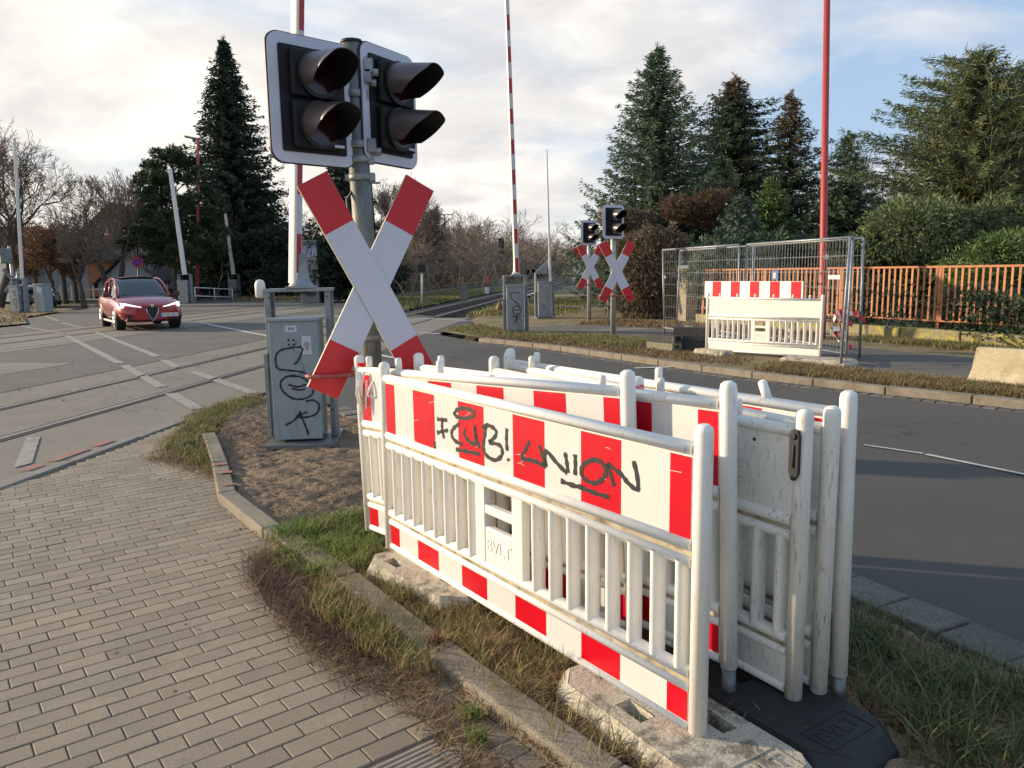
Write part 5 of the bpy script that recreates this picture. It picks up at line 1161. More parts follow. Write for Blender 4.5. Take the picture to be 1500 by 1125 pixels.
        dr = B(); dr.box(0, s_*.88, .25, 2.0, .08, .06); dr.build('sill', m_galvl, t, bev=.01)
    q = B(); q.prism([(-.75, .30), (.75, .30), (.70, .40), (-.70, .40)], 2.0, 2.30, 'x'); q.build('lower_lip', m_dark, t, bev=.03)
    q = B(); q.box(2.385, .46, .47, .02, .52, .11); pl = q.build('licence_plate', m_boomw, t); 
    q = B(); q.box(2.3965, .24-.02+.005, .47, .002, .045, .108); q.build('plate_band', mat('plate_blue', (.02, .06, .4), .5), pl)
    me = text_mesh('M KE 1074', .095, .001, .95); me.transform(Matrix.Translation((2.397, .48, .47)) @ Matrix.Rotation(PI/2, 4, 'Z') @ Matrix.Rotation(PI/2, 4, 'X')); me.materials.append(m_dark); link('lettering', me, pl)
    q = B(); q.box(.9, 0, 1.06, .5, 1.3, .04); q.box(.2, .38, 1.18, .12, .42, .5); q.box(.2, -.38, 1.18, .12, .42, .5); q.build('interior', m_dark, t)
    return t
m_lamp_glass = mat('lamp_glass', (.35, .37, .38), .15, spec=.8); m_mirror = mat('dark_red_mirror', (.10, .012, .016), .3)
car()
def far_car(label, px, py, Y, rz, col):
    p_ = D(px, py, Y); t = thing('parked_car', label, 'car', (p_.x, Y, 0), rz, 'dark cars in the far street')
    q = B(); rows = []
    for x, zt, w_ in ((-2.05, .75, .8), (-1.95, .95, .86), (-1.2, .98, .88), (1.1, .95, .88), (1.9, .82, .84), (2.05, .6, .78)):
        rows.append([(x, -w_, .28), (x, -w_*1.02, .6), (x, -w_*.92, zt), (x, w_*.92, zt), (x, w_*1.02, .6), (x, w_, .28)])
    q.grid(rows); q.add(rows[0], [tuple(range(6))]); q.add(rows[-1], [tuple(range(6))]); q.build('body', col, t, subd=1)
    q = B(); rows = [[(x, -w_, .9), (x, -w_*.82, z), (x, w_*.82, z), (x, w_, .9)] for x, z, w_ in ((-1.9, .98, .78), (-1.3, 1.42, .8), (.3, 1.45, .8), (1.1, .98, .78))]; q.grid(rows); q.build('cabin', m_glass, t, subd=1)
    for x in (-1.25, 1.3):
        for s_ in (-1, 1): q = B(); q.tube([(x, s_*.7, .3), (x, s_*.88, .3)], .3, 16); q.build('wheel', m_tyre, t)
    q = B(); q.box(-2.08, 0, .62, .02, .5, .12); q.build('licence_plate', m_galvl, t)
m_dcar = mat('dark_car_paint', (.02, .025, .032), .25, coat=1.)
far_car('small dark car seen from behind at the far left street', 62, 449, 47, R(115), m_dcar)
far_car('dark car half hidden behind the blue grey utility box', 45, 449, 50, R(118), m_dcar)
# ================================================================== vegetation
def quads_from(P, Dv, L_, Wd, side=None):
    """P (n,3) starts, Dv unit directions, length, width -> tapered quads (n,4,3)"""
    n = len(P); r = rng.normal(0, 1, (n, 3)); s = np.cross(Dv, r); s /= np.linalg.norm(s, axis=1, keepdims=True)+1e-9
    s = s*(Wd/2)[:, None]; E = P+Dv*L_[:, None]; Mid = P+Dv*(L_*.45)[:, None]
    return np.stack([P, Mid+s, E, Mid-s], 1)
def foliage_mat(name, cols, transl=.15):
    return mat(name, (0, 0, 0), .75, transl=transl, island_cols=cols)
f_spruce = foliage_mat('dark_spruce_needles', [(0, (0.014, 0.026, 0.017)), (.6, (0.034, 0.054, 0.031)), (1, (0.060, 0.078, 0.042))], .08)
f_cedar = foliage_mat('blue_green_needles', [(0, (0.041, 0.074, 0.041)), (.5, (0.081, 0.135, 0.074)), (.9, (0.149, 0.209, 0.115)), (1, (0.230, 0.257, 0.149))])
f_dark = foliage_mat('deep_green_needles', [(0, (0.021, 0.039, 0.021)), (.6, (0.053, 0.087, 0.045)), (1, (0.105, 0.135, 0.068))])
f_tip = foliage_mat('brown_cones', [(0, (.12, .06, .03)), (1, (.28, .16, .09))])
f_silver = foliage_mat('silver_spruce_needles', [(0, (0.037, 0.062, 0.044)), (.6, (0.100, 0.150, 0.106)), (1, (0.188, 0.250, 0.163))])
f_light = foliage_mat('light_fir_needles', [(0, (0.046, 0.092, 0.029)), (.5, (0.103, 0.172, 0.046)), (1, (0.218, 0.287, 0.092))])
f_yew = foliage_mat('yellow_green_scale_leaves', [(0, (0.041, 0.068, 0.030)), (.5, (0.101, 0.142, 0.054)), (.85, (0.189, 0.223, 0.088)), (1, (0.324, 0.311, 0.135))])
f_pine = foliage_mat('pine_needles', [(0, (.015, .03, .012)), (.6, (.04, .07, .025)), (1, (.09, .12, .04))])
f_ivy = foliage_mat('dry_creeper_leaves', [(0, (.07, .045, .03)), (.5, (.19, .13, .08)), (.85, (.31, .23, .14)), (1, (.12, .15, .05))])
f_brownleaf = foliage_mat('brown_hornbeam_leaves', [(0, (.10, .05, .025)), (.5, (.20, .105, .05)), (1, (.32, .18, .09))])
def trunk_obj(t, h, r0, r1, m, lean=(0, 0)):
    q = B(); q.tube([(0, 0, -.15), (0, 0, .15), (lean[0]*.5, lean[1]*.5, h*.5), (lean[0], lean[1], h)], [r0*1.3, r0, (r0+r1)/2, r1], 10); q.build('trunk', m, t)
def conifer(label, x, y, h, r, z0=0., nw=30, nb=8, tw=.28, wd=.07, droop=.25, upt=.2, dens=9, m=None, low=.04, power=.85, cat='conifer', cones=0, name='spruce_tree', ragged=.3, fill=0, group=None, rise=0., lean=(0, 0)):
    t = thing(name, label, cat, (x, y, z0), random.uniform(0, 6), group)
    P, Dd, Ln, Wd = [], [], [], []; br = []; sec = []
    sect = rng.uniform(1-ragged, 1+ragged*.6, 12)
    for i in range(nw):
        f = low+(1-low)*(i+.5)/nw; zb = f*h
        for k in range(nb):
            a = 2*PI*(k+rng.uniform(-.35, .35))/nb+i*.77; Lb = r*((1-f)**power)*sect[int(a/(2*PI)*12) % 12]*rng.uniform(1-ragged, 1.08)+.12
            if f > .93: Lb *= .8
            z_ = zb+rng.uniform(-.5, .5)*h/nw
            n = max(3, int(Lb/(tw*.42))); s = (np.arange(n)+rng.uniform(.2, 1, n))/n
            zz = z_ + Lb*(rise*s - droop*s*1.0 + upt*s**2.5)
            px, py = np.cos(a)*Lb*s+lean[0]*f, np.sin(a)*Lb*s+lean[1]*f
            c = np.stack([px, py, zz], 1); br.append((np.array([lean[0]*f, lean[1]*f, z_]), c[-1]))
            m_ = dens; cc = np.repeat(c, m_, 0); ss = np.repeat(s, m_)
            da = a+rng.choice([-1, 1], len(cc))*rng.uniform(.2, 1.25, len(cc))
            el = rng.normal(-.12, .38, len(cc))
            dv = np.stack([np.cos(da)*np.cos(el), np.sin(da)*np.cos(el), np.sin(el)], 1)
            P.append(cc+rng.normal(0, tw*.16, cc.shape)); Dd.append(dv)
            Ln.append(tw*rng.uniform(.55, 1.25, len(cc))*(1-.35*ss)); Wd.append(wd*rng.uniform(.6, 1.3, len(cc)))
    n = 60; zt = rng.uniform(.94, 1.02, n)*h; a_ = rng.uniform(0, 6.28, n)
    P.append(np.stack([np.zeros(n)+lean[0], np.zeros(n)+lean[1], zt], 1)); Dd.append(np.stack([np.cos(a_)*.55, np.sin(a_)*.55, np.full(n, .75)], 1)); Ln.append(np.full(n, tw*.8)); Wd.append(np.full(n, wd*.7))
    P, Dd, Ln, Wd = np.vstack(P), np.vstack(Dd), np.concatenate(Ln), np.concatenate(Wd)
    Q = quads_from(P, Dd, Ln, Wd); mi = None; mats = m
    if cones:
        zz = P[:, 2]/h; pr = np.clip((zz-(1-cones))/cones, 0, 1)*.75; mi = (rng.uniform(0, 1, len(P)) < pr).astype(int); mats = [m, f_tip]
    npmesh('crown', Q.reshape(-1, 3), 4, mats, t, midx=mi)
    q = B()
    for a_, c_ in br[::2]: q.tube([tuple(a_), tuple((a_+c_)/2+np.array([0, 0, .04])), tuple(c_)], [.02+.012*r/2, .016, .004], 4, cap=False)
    q.build('limbs', m_bark, t, fix=False)
    trunk_obj(t, h*.97, .035+h*.013, .015, m_bark, lean)
    return t
def grow(rg, p, d, L, r, lev, maxlev, segs, spread=.55, up=.06, nk=(2, 4), wob=.12, minr=.004, shrink=.72):
    n = 3 if lev < maxlev-1 else 2
    for i in range(n):
        d2 = d+rg.normal(0, wob, 3); d2[2] += up; d2 /= np.linalg.norm(d2); q = p+d2*L/n; r2 = max(r*(1-.28/n*(1)), minr)
        segs.append((p, q, r, r2)); 
        if lev < maxlev and lev > 0 and rg.uniform() < .75 and i < n-1:
            v = rg.normal(0, 1, 3); v -= d2*(v@d2); v /= np.linalg.norm(v)+1e-9; dd_ = d2*math.cos(spread*1.3)+v*math.sin(spread*1.3)
            grow(rg, q, dd_, L*shrink*.8, r2*.5, lev+1, maxlev, segs, spread, up, nk, wob, minr, shrink)
        p, d, r = q, d2, r2
    if lev >= maxlev: return
    for _ in range(rg.integers(*nk)):
        v = rg.normal(0, 1, 3); v -= d*(v@d); v /= np.linalg.norm(v)+1e-9; a = spread*rg.uniform(.5, 1.3); dd_ = d*math.cos(a)+v*math.sin(a)
        grow(rg, p, dd_, L*shrink*rg.uniform(.8, 1.1), r*.66, lev+1, maxlev, segs, spread, up, nk, wob, minr, shrink)
def seg_mesh(name, segs, m, t, k=4, **kw):
    A = np.array([s[0] for s in segs]); Bp = np.array([s[1] for s in segs]); ra = np.array([s[2] for s in segs]); rb_ = np.array([s[3] for s in segs])
    d = Bp-A; d /= np.linalg.norm(d, axis=1, keepdims=True)+1e-9; rf = np.where(np.abs(d[:, 2:3]) < .9, [[0, 0, 1.]], [[1., 0, 0]])
    u = np.cross(d, rf); u /= np.linalg.norm(u, axis=1, keepdims=True); w = np.cross(d, u); Q = []
    for j in range(k):
        a0, a1 = 2*PI*j/k, 2*PI*(j+1)/k
        c0 = u*math.cos(a0)+w*math.sin(a0); c1_ = u*math.cos(a1)+w*math.sin(a1)
        Q.append(np.stack([A+c0*ra[:, None], A+c1_*ra[:, None], Bp+c1_*rb_[:, None], Bp+c0*rb_[:, None]], 1))
    return npmesh(name, np.concatenate(Q).reshape(-1, 3), 4, m, t, **kw)
def bare_tree(label, x, y, h, r=.16, z0=0., lev=6, spread=.5, seed=1, m=None, mt=None, leaf=None, name='bare_tree', nl=0, lean=(0, 0), minr=.012, group=None, first=.28, up=.06, cat='tree', nk=(2, 4), wob=.12, stems=1):
    rg = np.random.default_rng(seed); t = thing(name, label, cat, (x, y, z0), 0, group); segs = []; tr = []
    for s_ in range(stems):
        d0 = np.array([lean[0]+(s_-(stems-1)/2)*.45, lean[1], 1.]); d0 /= np.linalg.norm(d0); p0 = np.array([(s_-(stems-1)/2)*.3, 0, -.1])
        Lt = h*first; q0 = p0+d0*Lt
        tr.append((p0, p0+d0*Lt*.3, r*1.25, r)); tr.append((p0+d0*Lt*.3, q0, r, r*.85))
        for k in range(3 if stems == 1 else 2):
            v = rg.normal(0, 1, 3); v[2] = 0; v /= np.linalg.norm(v); a = spread*rg.uniform(.5, 1.15) if k else .12
            dd_ = d0*math.cos(a)+v*math.sin(a); grow(rg, q0, dd_, h*.24, r*.62, 1, lev, segs, spread, up, nk, wob, minr)
    zmax = max(s[1][2] for s in segs); k_ = h/zmax
    segs = [(a*k_, b_*k_, c_, d_) for a, b_, c_, d_ in segs]; tr = [(a*k_, b_*k_, c_, d_) for a, b_, c_, d_ in tr]
    seg_mesh('trunk', tr, m or m_bark, t, 8)
    seg_mesh('crown', segs, [m or m_bark, mt or m_twig], t, 3, midx=np.tile((np.array([s_[3] for s_ in segs]) < minr*2.2).astype(int), 3))
    if nl:
        E = np.array([s[1] for s in segs if s[3] < minr*1.8]); P = E[rg.integers(0, len(E), nl)]+rg.normal(0, .12, (nl, 3)); dv = rg.normal(0, 1, (nl, 3)); dv /= np.linalg.norm(dv, axis=1, keepdims=True)
        npmesh('leaves', quads_from(P, dv, np.full(nl, .13), np.full(nl, .09)).reshape(-1, 3), 4, leaf, t)
    return t, segs
def bush(label, x, y, rx, ry, h, z0, n, m, ln=.16, wd=.07, name='bush', lobes=10, group=None, kind=None, cat='bush', updir=.2, tip=0., base_stems=True):
    t = thing(name, label, cat, (x, y, z0), 0, group)
    L = []
    for k in range(lobes):
        a = rng.uniform(0, 6.28); rr = rng.uniform(0, .72)**.7; zc = rng.uniform(.12, .85); sc = rng.uniform(.22, .42)*(1.15-.5*zc)
        L.append((rx*rr*math.cos(a)*(1-.45*zc*tip), ry*rr*math.sin(a)*(1-.45*zc*tip), h*zc, sc))
    P = []; Dd = []
    per = n//lobes
    for lx, ly, lz, sc in L:
        v = rng.normal(0, 1, (per, 3)); v /= np.linalg.norm(v, axis=1, keepdims=True); rad = rng.uniform(.45, 1.08, per)**.6*(1+.25*np.sin(v[:, 0]*7+lx*5)*np.sin(v[:, 2]*6+ly))
        p = np.stack([lx+v[:, 0]*rad*rx*sc*1.5, ly+v[:, 1]*rad*ry*sc*1.5, lz+v[:, 2]*rad*h*sc*.62], 1)
        d = v+rng.normal(0, .55, v.shape); d[:, 2] += updir; d /= np.linalg.norm(d, axis=1, keepdims=True); P.append(p); Dd.append(d)
    P = np.vstack(P); Dd = np.vstack(Dd); P[:, 2] = np.maximum(P[:, 2], .02)
    npmesh('foliage', quads_from(P, Dd, ln*rng.uniform(.6, 1.3, len(P)), wd*rng.uniform(.6, 1.4, len(P))).reshape(-1, 3), 4, m, t)
    if base_stems:
        q = B()
        for k in range(7):
            a = rng.uniform(0, 6.28); q.tube([(0, 0, -.05), (rx*.25*math.cos(a), ry*.25*math.sin(a), h*.35), (rx*.5*math.cos(a), ry*.5*math.sin(a), h*.7)], [.05, .035, .012], 5)
        q.build('stems', m_bark, t, fix=False)
    return t
# --- right hand conifers
conifer('tall blue green conifer with ragged drooping limbs, left end of the right hand tree row', D(962, 83, 29).x, 29, 9.3, 3.7, .05, nw=36, nb=11, tw=.27, wd=.042, droop=.22, upt=.42, dens=11, m=f_cedar, ragged=.38, power=.72, name='cedar_tree')
conifer('broad dark green conifer between the blue green one and the brown tipped one', D(1075, 115, 33).x, 33, 9.2, 4.2, .05, nw=36, nb=11, tw=.27, wd=.048, droop=.3, upt=.3, dens=12, m=f_dark, ragged=.42, power=.55, cones=.12)
conifer('narrow spruce with brown cone covered tip left of the red post', D(1160, 135, 31).x, 31, 8.1, 3.6, .05, nw=24, nb=10, tw=.25, wd=.045, droop=.45, upt=.5, dens=12, m=f_dark, ragged=.25, power=.9, cones=.32)
conifer('lower blue cedar just right of the red post, farther back', D(1243, 195, 38).x, 38, 7.7, 4.2, .05, nw=19, nb=11, tw=.28, wd=.05, droop=.0, upt=.15, dens=11, m=f_silver, ragged=.4, power=.8, name='cedar_tree')
conifer('young pale green fir with slender tip in front of the conifer row', D(1130, 290, 25).x, 25, 4.1, 1.7, .2, nw=16, nb=8, tw=.22, wd=.06, droop=.0, upt=.3, dens=9, m=f_light, ragged=.2, power=.8, name='fir_tree')
conifer('short silver green fir right behind the wire fence panels', D(1085, 320, 24).x, 24, 3.5, 1.7, .2, nw=15, nb=8, tw=.22, wd=.06, droop=.05, upt=.3, dens=9, m=f_silver, ragged=.2, power=.7, name='fir_tree')
conifer('dark low fir right behind the red post', D(1235, 300, 24).x, 24, 3.9, 2.1, .2, nw=16, nb=9, tw=.26, wd=.07, droop=.1, upt=.25, dens=9, m=f_dark, ragged=.25, power=.6, name='fir_tree')
def giant():
    x, y = D(1440, 100, 25).x, 25.
    t = conifer('huge loose yellow green conifer filling the upper right corner', x-.1, y, 7.9, 5.4, .2, nw=28, nb=12, tw=.27, wd=.032, droop=-.1, upt=.1, dens=12, m=f_yew, ragged=.4, power=.55, low=.1, name='cedar_tree')
    rg = np.random.default_rng(5); segs = []
    for k in range(9):
        a = rg.uniform(0, 6.28); d = np.array([math.cos(a)*.5, math.sin(a)*.5, 1.]); d /= np.linalg.norm(d)
        grow(rg, np.array([0, 0, 1.2+.3*k]), d, 1.75, .07, 1, 5, segs, .55, .05, (2, 4), .16, .008)
    seg_mesh('bare_branches', segs, mat('lichen_bark', (.26, .25, .10), .9, isl=.3), t, 3)
giant()
conifer('blue grey cedar top behind the huge yellow green conifer at the right edge', D(1490, 110, 29).x+.8, 30, 8.6, 4.2, .2, nw=20, nb=9, tw=.3, wd=.045, droop=.05, upt=.2, dens=10, m=f_silver, ragged=.4, power=.6, name='cedar_tree')
bush('big light green fir mass behind the fence left of the right edge', D(1400, 330, 20.5).x, 20.8, 2.3, 1.3, 3.6, .2, 46000, f_yew, .15, .032, lobes=22, name='fir_bush', updir=.0)
bush('bright green overhanging bush behind the fence at mid right', D(1320, 330, 21.5).x, 21.8, 1.6, 1.2, 3.3, .2, 30000, f_light, .15, .034, lobes=16, name='fir_bush', updir=.0)
bush('green bush at the right edge of the picture behind the fence', D(1490, 330, 18.5).x+.4, 18.6, 1.7, 1.2, 2.5, .2, 28000, f_light, .14, .032, lobes=14, name='fir_bush', updir=.0)
bush('dark evergreen bush right of the red post behind the fence', D(1250, 360, 21.5).x, 21.6, 1.3, 1.0, 2.5, .2, 18000, f_dark, .14, .035, lobes=12)
bush('dark evergreen bush behind the striped board and wire mesh', D(1110, 370, 22.5).x, 23., 2.0, 1.0, 2.5, .2, 26000, f_cedar, .14, .035, lobes=16)
bush('low dark bush behind the wire mesh beside the stone pillar', D(1035, 390, 24.5).x, 25.2, 1.5, 1.0, 2.6, .1, 10000, f_dark, .18, .06, lobes=12)
bush('dark shrubs under the fir row left of the white house', D(1290, 375, 24).x, 24.5, 2.6, 1., 2.6, .2, 15000, f_dark, .2, .06, lobes=18)
bush('low green ground shrub along the orange fence foot', along(15.8).x+.9, 15.8, .8, 2.6, 1.0, .2, 12000, f_dark, .11, .04, lobes=24)
bush('leafy shrub behind the orange fence near the right edge', along(13.6).x+.9, 13.4, .8, 1.8, 1.1, .2, 9000, f_cedar, .11, .04, lobes=18)
bush('leafy shrub behind the orange fence near the tape', along(19).x+.9, 19.2, .8, 2.4, 1.2, .2, 9000, f_dark, .12, .045, lobes=18)
bush('tangle of dry brown creeper hanging on the garden hedge right of the far signals', D(955, 400, 24.3).x, 24.6, 1.25, .9, 2.9, .05, 26000, f_ivy, .16, .035, lobes=26, name='creeper_hedge', updir=-.5)
bush('rust brown creeper clump on top of the hedge', D(1022, 285, 26).x, 26.2, 1.1, .9, 1.2, 3.0, 9000, mat('rust_leaves', (0, 0, 0), .85, transl=.1, island_cols=[(0, (.08, .045, .028)), (.7, (.20, .12, .065)), (1, (.10, .11, .04))]), .17, .03, lobes=18, name='creeper_clump', base_stems=True)
bush('brown creeper draped higher against the blue green conifer', D(935, 320, 25.5).x, 26.3, 1.0, .9, 2.2, 1.5, 11000, f_ivy, .16, .035, lobes=14, name='creeper_hedge', updir=-.4)
bush('dark evergreen under the blue green conifer behind the creeper', D(985, 330, 28).x, 28.2, 2.0, 1., 4.2, .05, 16000, f_dark, .22, .06, lobes=18)
# pinkish bare trees behind right
bare_tree('pinkish bare tree crown behind the blue cedar at right', D(1300, 250, 60).x, 60, 11.2, .16, seed=21, lev=6, spread=.5, m=m_twigl, mt=m_twigl, minr=.014)
# --- left trees
conifer('very tall dark spruce left of the near boom', D(328, 68, 62).x, 62, 19.2, 6.0, 0, nw=56, nb=13, tw=.48, wd=.11, droop=.35, upt=.25, dens=8, m=f_spruce, ragged=.25, power=.78)
conifer('dark spruce mass filling the gap left of the near boom', D(380, 290, 66).x, 66, 9.6, 3.9, 0, nw=22, nb=10, tw=.42, wd=.13, droop=.25, upt=.2, dens=8, m=f_spruce, ragged=.3, power=.5)
conifer('dark conifer seen between the near boom and the signal pole', D(500, 230, 46).x, 46, 8.8, 2.8, 0, nw=28, nb=9, tw=.4, wd=.11, droop=.3, upt=.2, dens=8, m=f_spruce, ragged=.3, power=.6)
def pine(label, x, y, h, seed):
    rg = np.random.default_rng(seed); t = thing('pine_tree', label, 'pine', (x, y, 0)); trunk_obj(t, h*.95, .2, .05, m_bark, (.4, 0)); P = []; Dd = []; q = B()
    for k in range(85):
        f = rg.uniform(.22, 1.0); a = rg.uniform(0, 6.28); L = (2.9*(1-f)**.5+.6)*rg.uniform(.5, 1.05); c = np.array([.4*f+math.cos(a)*L, math.sin(a)*L, f*h*.93+L*.22])
        q.tube([(.4*f, 0, f*h*.9), tuple(c*[.6, .6, 1]-np.array([0, 0, .2])), tuple(c)], [.05, .035, .015], 5, cap=False)
        for s_ in range(5):
            cc = c+rg.normal(0, .32, 3)*[1, 1, .45]; n = 110; v = rg.normal(0, 1, (n, 3)); v /= np.linalg.norm(v, axis=1, keepdims=True); P.append(cc+v*.22*rg.uniform(.2, 1.2, (n, 1))); v[:, 2] += .4; Dd.append(v/np.linalg.norm(v, axis=1, keepdims=True))
    P = np.vstack(P); Dd = np.vstack(Dd); npmesh('crown', quads_from(P, Dd, np.full(len(P), .26), np.full(len(P), .07)).reshape(-1, 3), 4, f_pine, t); q.build('limbs', m_bark, t, fix=False)
pine('loose dark pine left of the very tall spruce', D(242, 215, 52).x, 52, 10.4, 3)
bush('dark evergreen hedge behind the white guard rail', D(330, 400, 70).x, 70, 4.2, 1.5, 4.2, 0, 14000, f_spruce, .35, .12, lobes=16)
bush('dark evergreen hedge left of the signal pole', D(430, 400, 58).x, 58, 4.5, 1.5, 5.2, 0, 16000, f_spruce, .35, .12, lobes=18)
bush('dark evergreen scrub behind the near cross', D(520, 390, 60).x, 60, 3.5, 1.5, 3.4, 0, 12000, f_spruce, .35, .12, lobes=14)
bare_tree('big spreading bare tree at the left edge of the picture', D(-8, 400, 46).x, 46, 11.0, .24, seed=4, lev=7, spread=.6, minr=.010, lean=(.38, 0), first=.22, mt=m_twig)
bare_tree('leaning bare tree with two stems behind the red car', D(165, 410, 50).x, 50, 8.3, .2, seed=10, lev=6, spread=.48, minr=.012, stems=2, first=.3)
bare_tree('bare tree in front of the dark gabled house', D(122, 430, 46).x, 46, 5.6, .15, seed=14, lev=6, spread=.6, minr=.011, lean=(-.1, 0), first=.25)
bare_tree('slender bare tree right of the dark gabled house', D(187, 400, 66).x, 66, 10.5, .16, seed=17, lev=6, spread=.4, minr=.013)
for i, (px, hh, l_) in enumerate([(78, 4.9, 'brown leaved street tree nearest the small dark car'), (96, 4.6, 'brown leaved street tree before the yellow house wall'), (112, 4.5, 'brown leaved street tree next to the ivy clad trunk'), (55, 5.0, 'brown leaved street tree behind the leftmost boom'), (35, 5.0, 'brown leaved street tree behind the leftmost barrier box')]):
    bare_tree(l_, D(px, 440, 52+i*1.5).x, 52+i*1.5, hh*1.15, .17, seed=30+i, lev=6, spread=.6, leaf=f_brownleaf, nl=6500, minr=.012, group='brown leaved street trees', first=.3, name='street_tree')
bare_tree('bare birchy tree right behind the near signal pole', D(580, 400, 62).x, 62, 9.6, .14, seed=41, lev=7, spread=.38, minr=.010, mt=m_twigl)
bare_tree('bare tree crown at the left end of the pale woods', D(628, 400, 78).x, 78, 8.6, .14, seed=42, lev=7, spread=.45, minr=.012, m=m_twigl)
# birches: pale trunks in front of the woods
for i, px in enumerate((648, 655, 664, 671, 679)):
    Yb = 100+i*1.5; p_ = D(px-.5, 410, Yb); Tp = D(px+1, 322+i*5, Yb)
    t, sg_ = bare_tree(('pale birch stem, %s in front of the bare woods' % ('leftmost', 'second from left', 'middle', 'second from right', 'rightmost')[i]), p_.x, Yb, Tp.z, .09, seed=50+i, lev=5, spread=.3, m=m_barkp, mt=m_twigl, minr=.016, group='birches at the wood edge', first=.7, name='birch_tree')
# woods as one mass
allseg = []; 
def wood(xy, h, seed, lev=5, n0=3, r=.10, minr=.022):
    rg = np.random.default_rng(seed); segs = []
    for s_ in range(n0):
        d0 = np.array([rg.normal(0, .25), rg.normal(0, .25), 1]); d0 /= np.linalg.norm(d0); p0 = np.array([rg.normal(0, .5), rg.normal(0, .5), -.1])
        segs.append((p0, p0+d0*h*.25, r, r*.8)); grow(rg, p0+d0*h*.25, d0, h*.26, r*.8, 1, lev, segs, .45, .05, (2, 4), .12, minr)
    zm = max(s[1][2] for s in segs); k_ = h/zm; o = np.array([xy[0], xy[1], 0])
    return [(a*k_+o, b_*k_+o, c_, d_) for a, b_, c_, d_ in segs]
sg = []
prot = [wood((0, 0), 1., 100+k, minr=.002, r=.012) for k in range(6)]
prot = [(np.array([s[0] for s in p]), np.array([s[1] for s in p]), np.array([s[2] for s in p]), np.array([s[3] for s in p])) for p in prot]
A_, B_, ra_, rb2 = [], [], [], []
def place(x, y, h, k, mr):
    a, b_, c_, d_ = prot[k % 6]; th = rng.uniform(0, 6.28); rot = np.array([[math.cos(th), -math.sin(th), 0], [math.sin(th), math.cos(th), 0], [0, 0, 1]])*h; rot[:2] *= rng.uniform(1.3, 1.9)
    o = np.array([x, y, 0]); A_.append(a@rot.T+o); B_.append(b_@rot.T+o); ra_.append(np.maximum(c_*h, mr)); rb2.append(np.maximum(d_*h, mr*.8))
k = 0; Yw = 66.
while Yw < 420:
    for row in range(3):
        xw = -15.4+.115*Yw-3.2-row*4.2-rng.uniform(0, 3); hh = (5.2 if row == 0 else 8.2)*rng.uniform(.7, 1.15)*(1+.0012*Yw)
        if Yw < 85: hh *= .75
        place(xw, Yw+rng.uniform(-1.5, 1.5), hh, k, .008+.00011*Yw); k += 1
    Yw += 2.1+Yw*.014
for j in range(26):   # right side of the line, far
    Yw = 130+j*11; place(-4.5+.115*Yw+8.5+rng.uniform(0, 3), Yw, rng.uniform(4, 6.5), k, .03); k += 1
segs = [(0, 0, 0, 0)]
A_, B_, ra_, rb2 = np.vstack(A_), np.vstack(B_), np.concatenate(ra_), np.concatenate(rb2)
def seg_arr(name, A, Bp, ra, rb_, m, k=3, **kw):
    d = Bp-A; d /= np.linalg.norm(d, axis=1, keepdims=True)+1e-9; rf = np.where(np.abs(d[:, 2:3]) < .9, [[0, 0, 1.]], [[1., 0, 0]])
    u = np.cross(d, rf); u /= np.linalg.norm(u, axis=1, keepdims=True)+1e-9; w = np.cross(d, u); Q = []
    for j in range(k):
        c0 = u*math.cos(2*PI*j/k)+w*math.sin(2*PI*j/k); c1_ = u*math.cos(2*PI*(j+1)/k)+w*math.sin(2*PI*(j+1)/k)
        Q.append(np.stack([A+c0*ra[:, None], A+c1_*ra[:, None], Bp+c1_*rb_[:, None], Bp+c0*rb_[:, None]], 1))
    return npmesh(name, np.concatenate(Q).reshape(-1, 3), 4, m, None, **kw)
seg_arr('bare_woods', A_, B_, ra_, rb2, mat('wood_twigs', (.31, .235, .165), .9, isl=.35), kind='stuff', label='long belt of brown bare trees and scrub along the far side of the railway', cat='woods')
# underbrush of the woods
n = 26000; Yu = rng.uniform(0, 1, n)**1.6*300+60; xo = rng.uniform(-14, 0, n); zz = rng.uniform(0, 1, n)**1.4*(1.2+2.2*np.clip(-xo/6, 0, 1))*(1+.0015*Yu)
P = np.stack([-15.4+.115*Yu-2.2+xo, Yu, zz], 1); dv = rng.normal(0, 1, (n, 3)); dv[:, 2] = np.abs(dv[:, 2])*1.5; dv /= np.linalg.norm(dv, axis=1, keepdims=True)
npmesh('underbrush', quads_from(P, dv, .5+.004*Yu*rng.uniform(.5, 1.2, n), .06+.0008*Yu).reshape(-1, 3), 4, mat('brush', (0, 0, 0), .9, transl=.1, island_cols=[(0, (.12, .09, .06)), (.6, (.26, .195, .125)), (.9, (.36, .27, .17)), (1, (.12, .14, .06))]), kind='stuff', label='brown underbrush at the foot of the bare woods', cat='scrub')
bush('dark round evergreen at the foot of the woods near the vanishing point of the tracks', D(782, 375, 190).x, 190, 4.5, 4, 6., 0, 6000, f_spruce, .8, .4, lobes=10)
bare_tree('dark narrow tree rising out of the woods left of the middle boom', D(710, 360, 120).x-3, 122, 9.5, .15, seed=77, lev=6, spread=.3, minr=.03)
# far forested rise closing the view along the railway
m_hill = mat('far_wood', (.10, .09, .075), .95, var=.35, vscale=.05)
q = B(); rows = []
for i in range(61):
    x = -700+i*30; hh = 15+5*math.sin(i*.9)+4*math.sin(i*2.3+1)
    rows.append([(x, 760+40*math.sin(i*.3), -1), (x, 775+40*math.sin(i*.3), hh*.8+random.uniform(-1, 1)), (x, 800+40*math.sin(i*.3), hh)])
q.grid(rows, False); q.build('far_hills', m_hill, kind='structure')
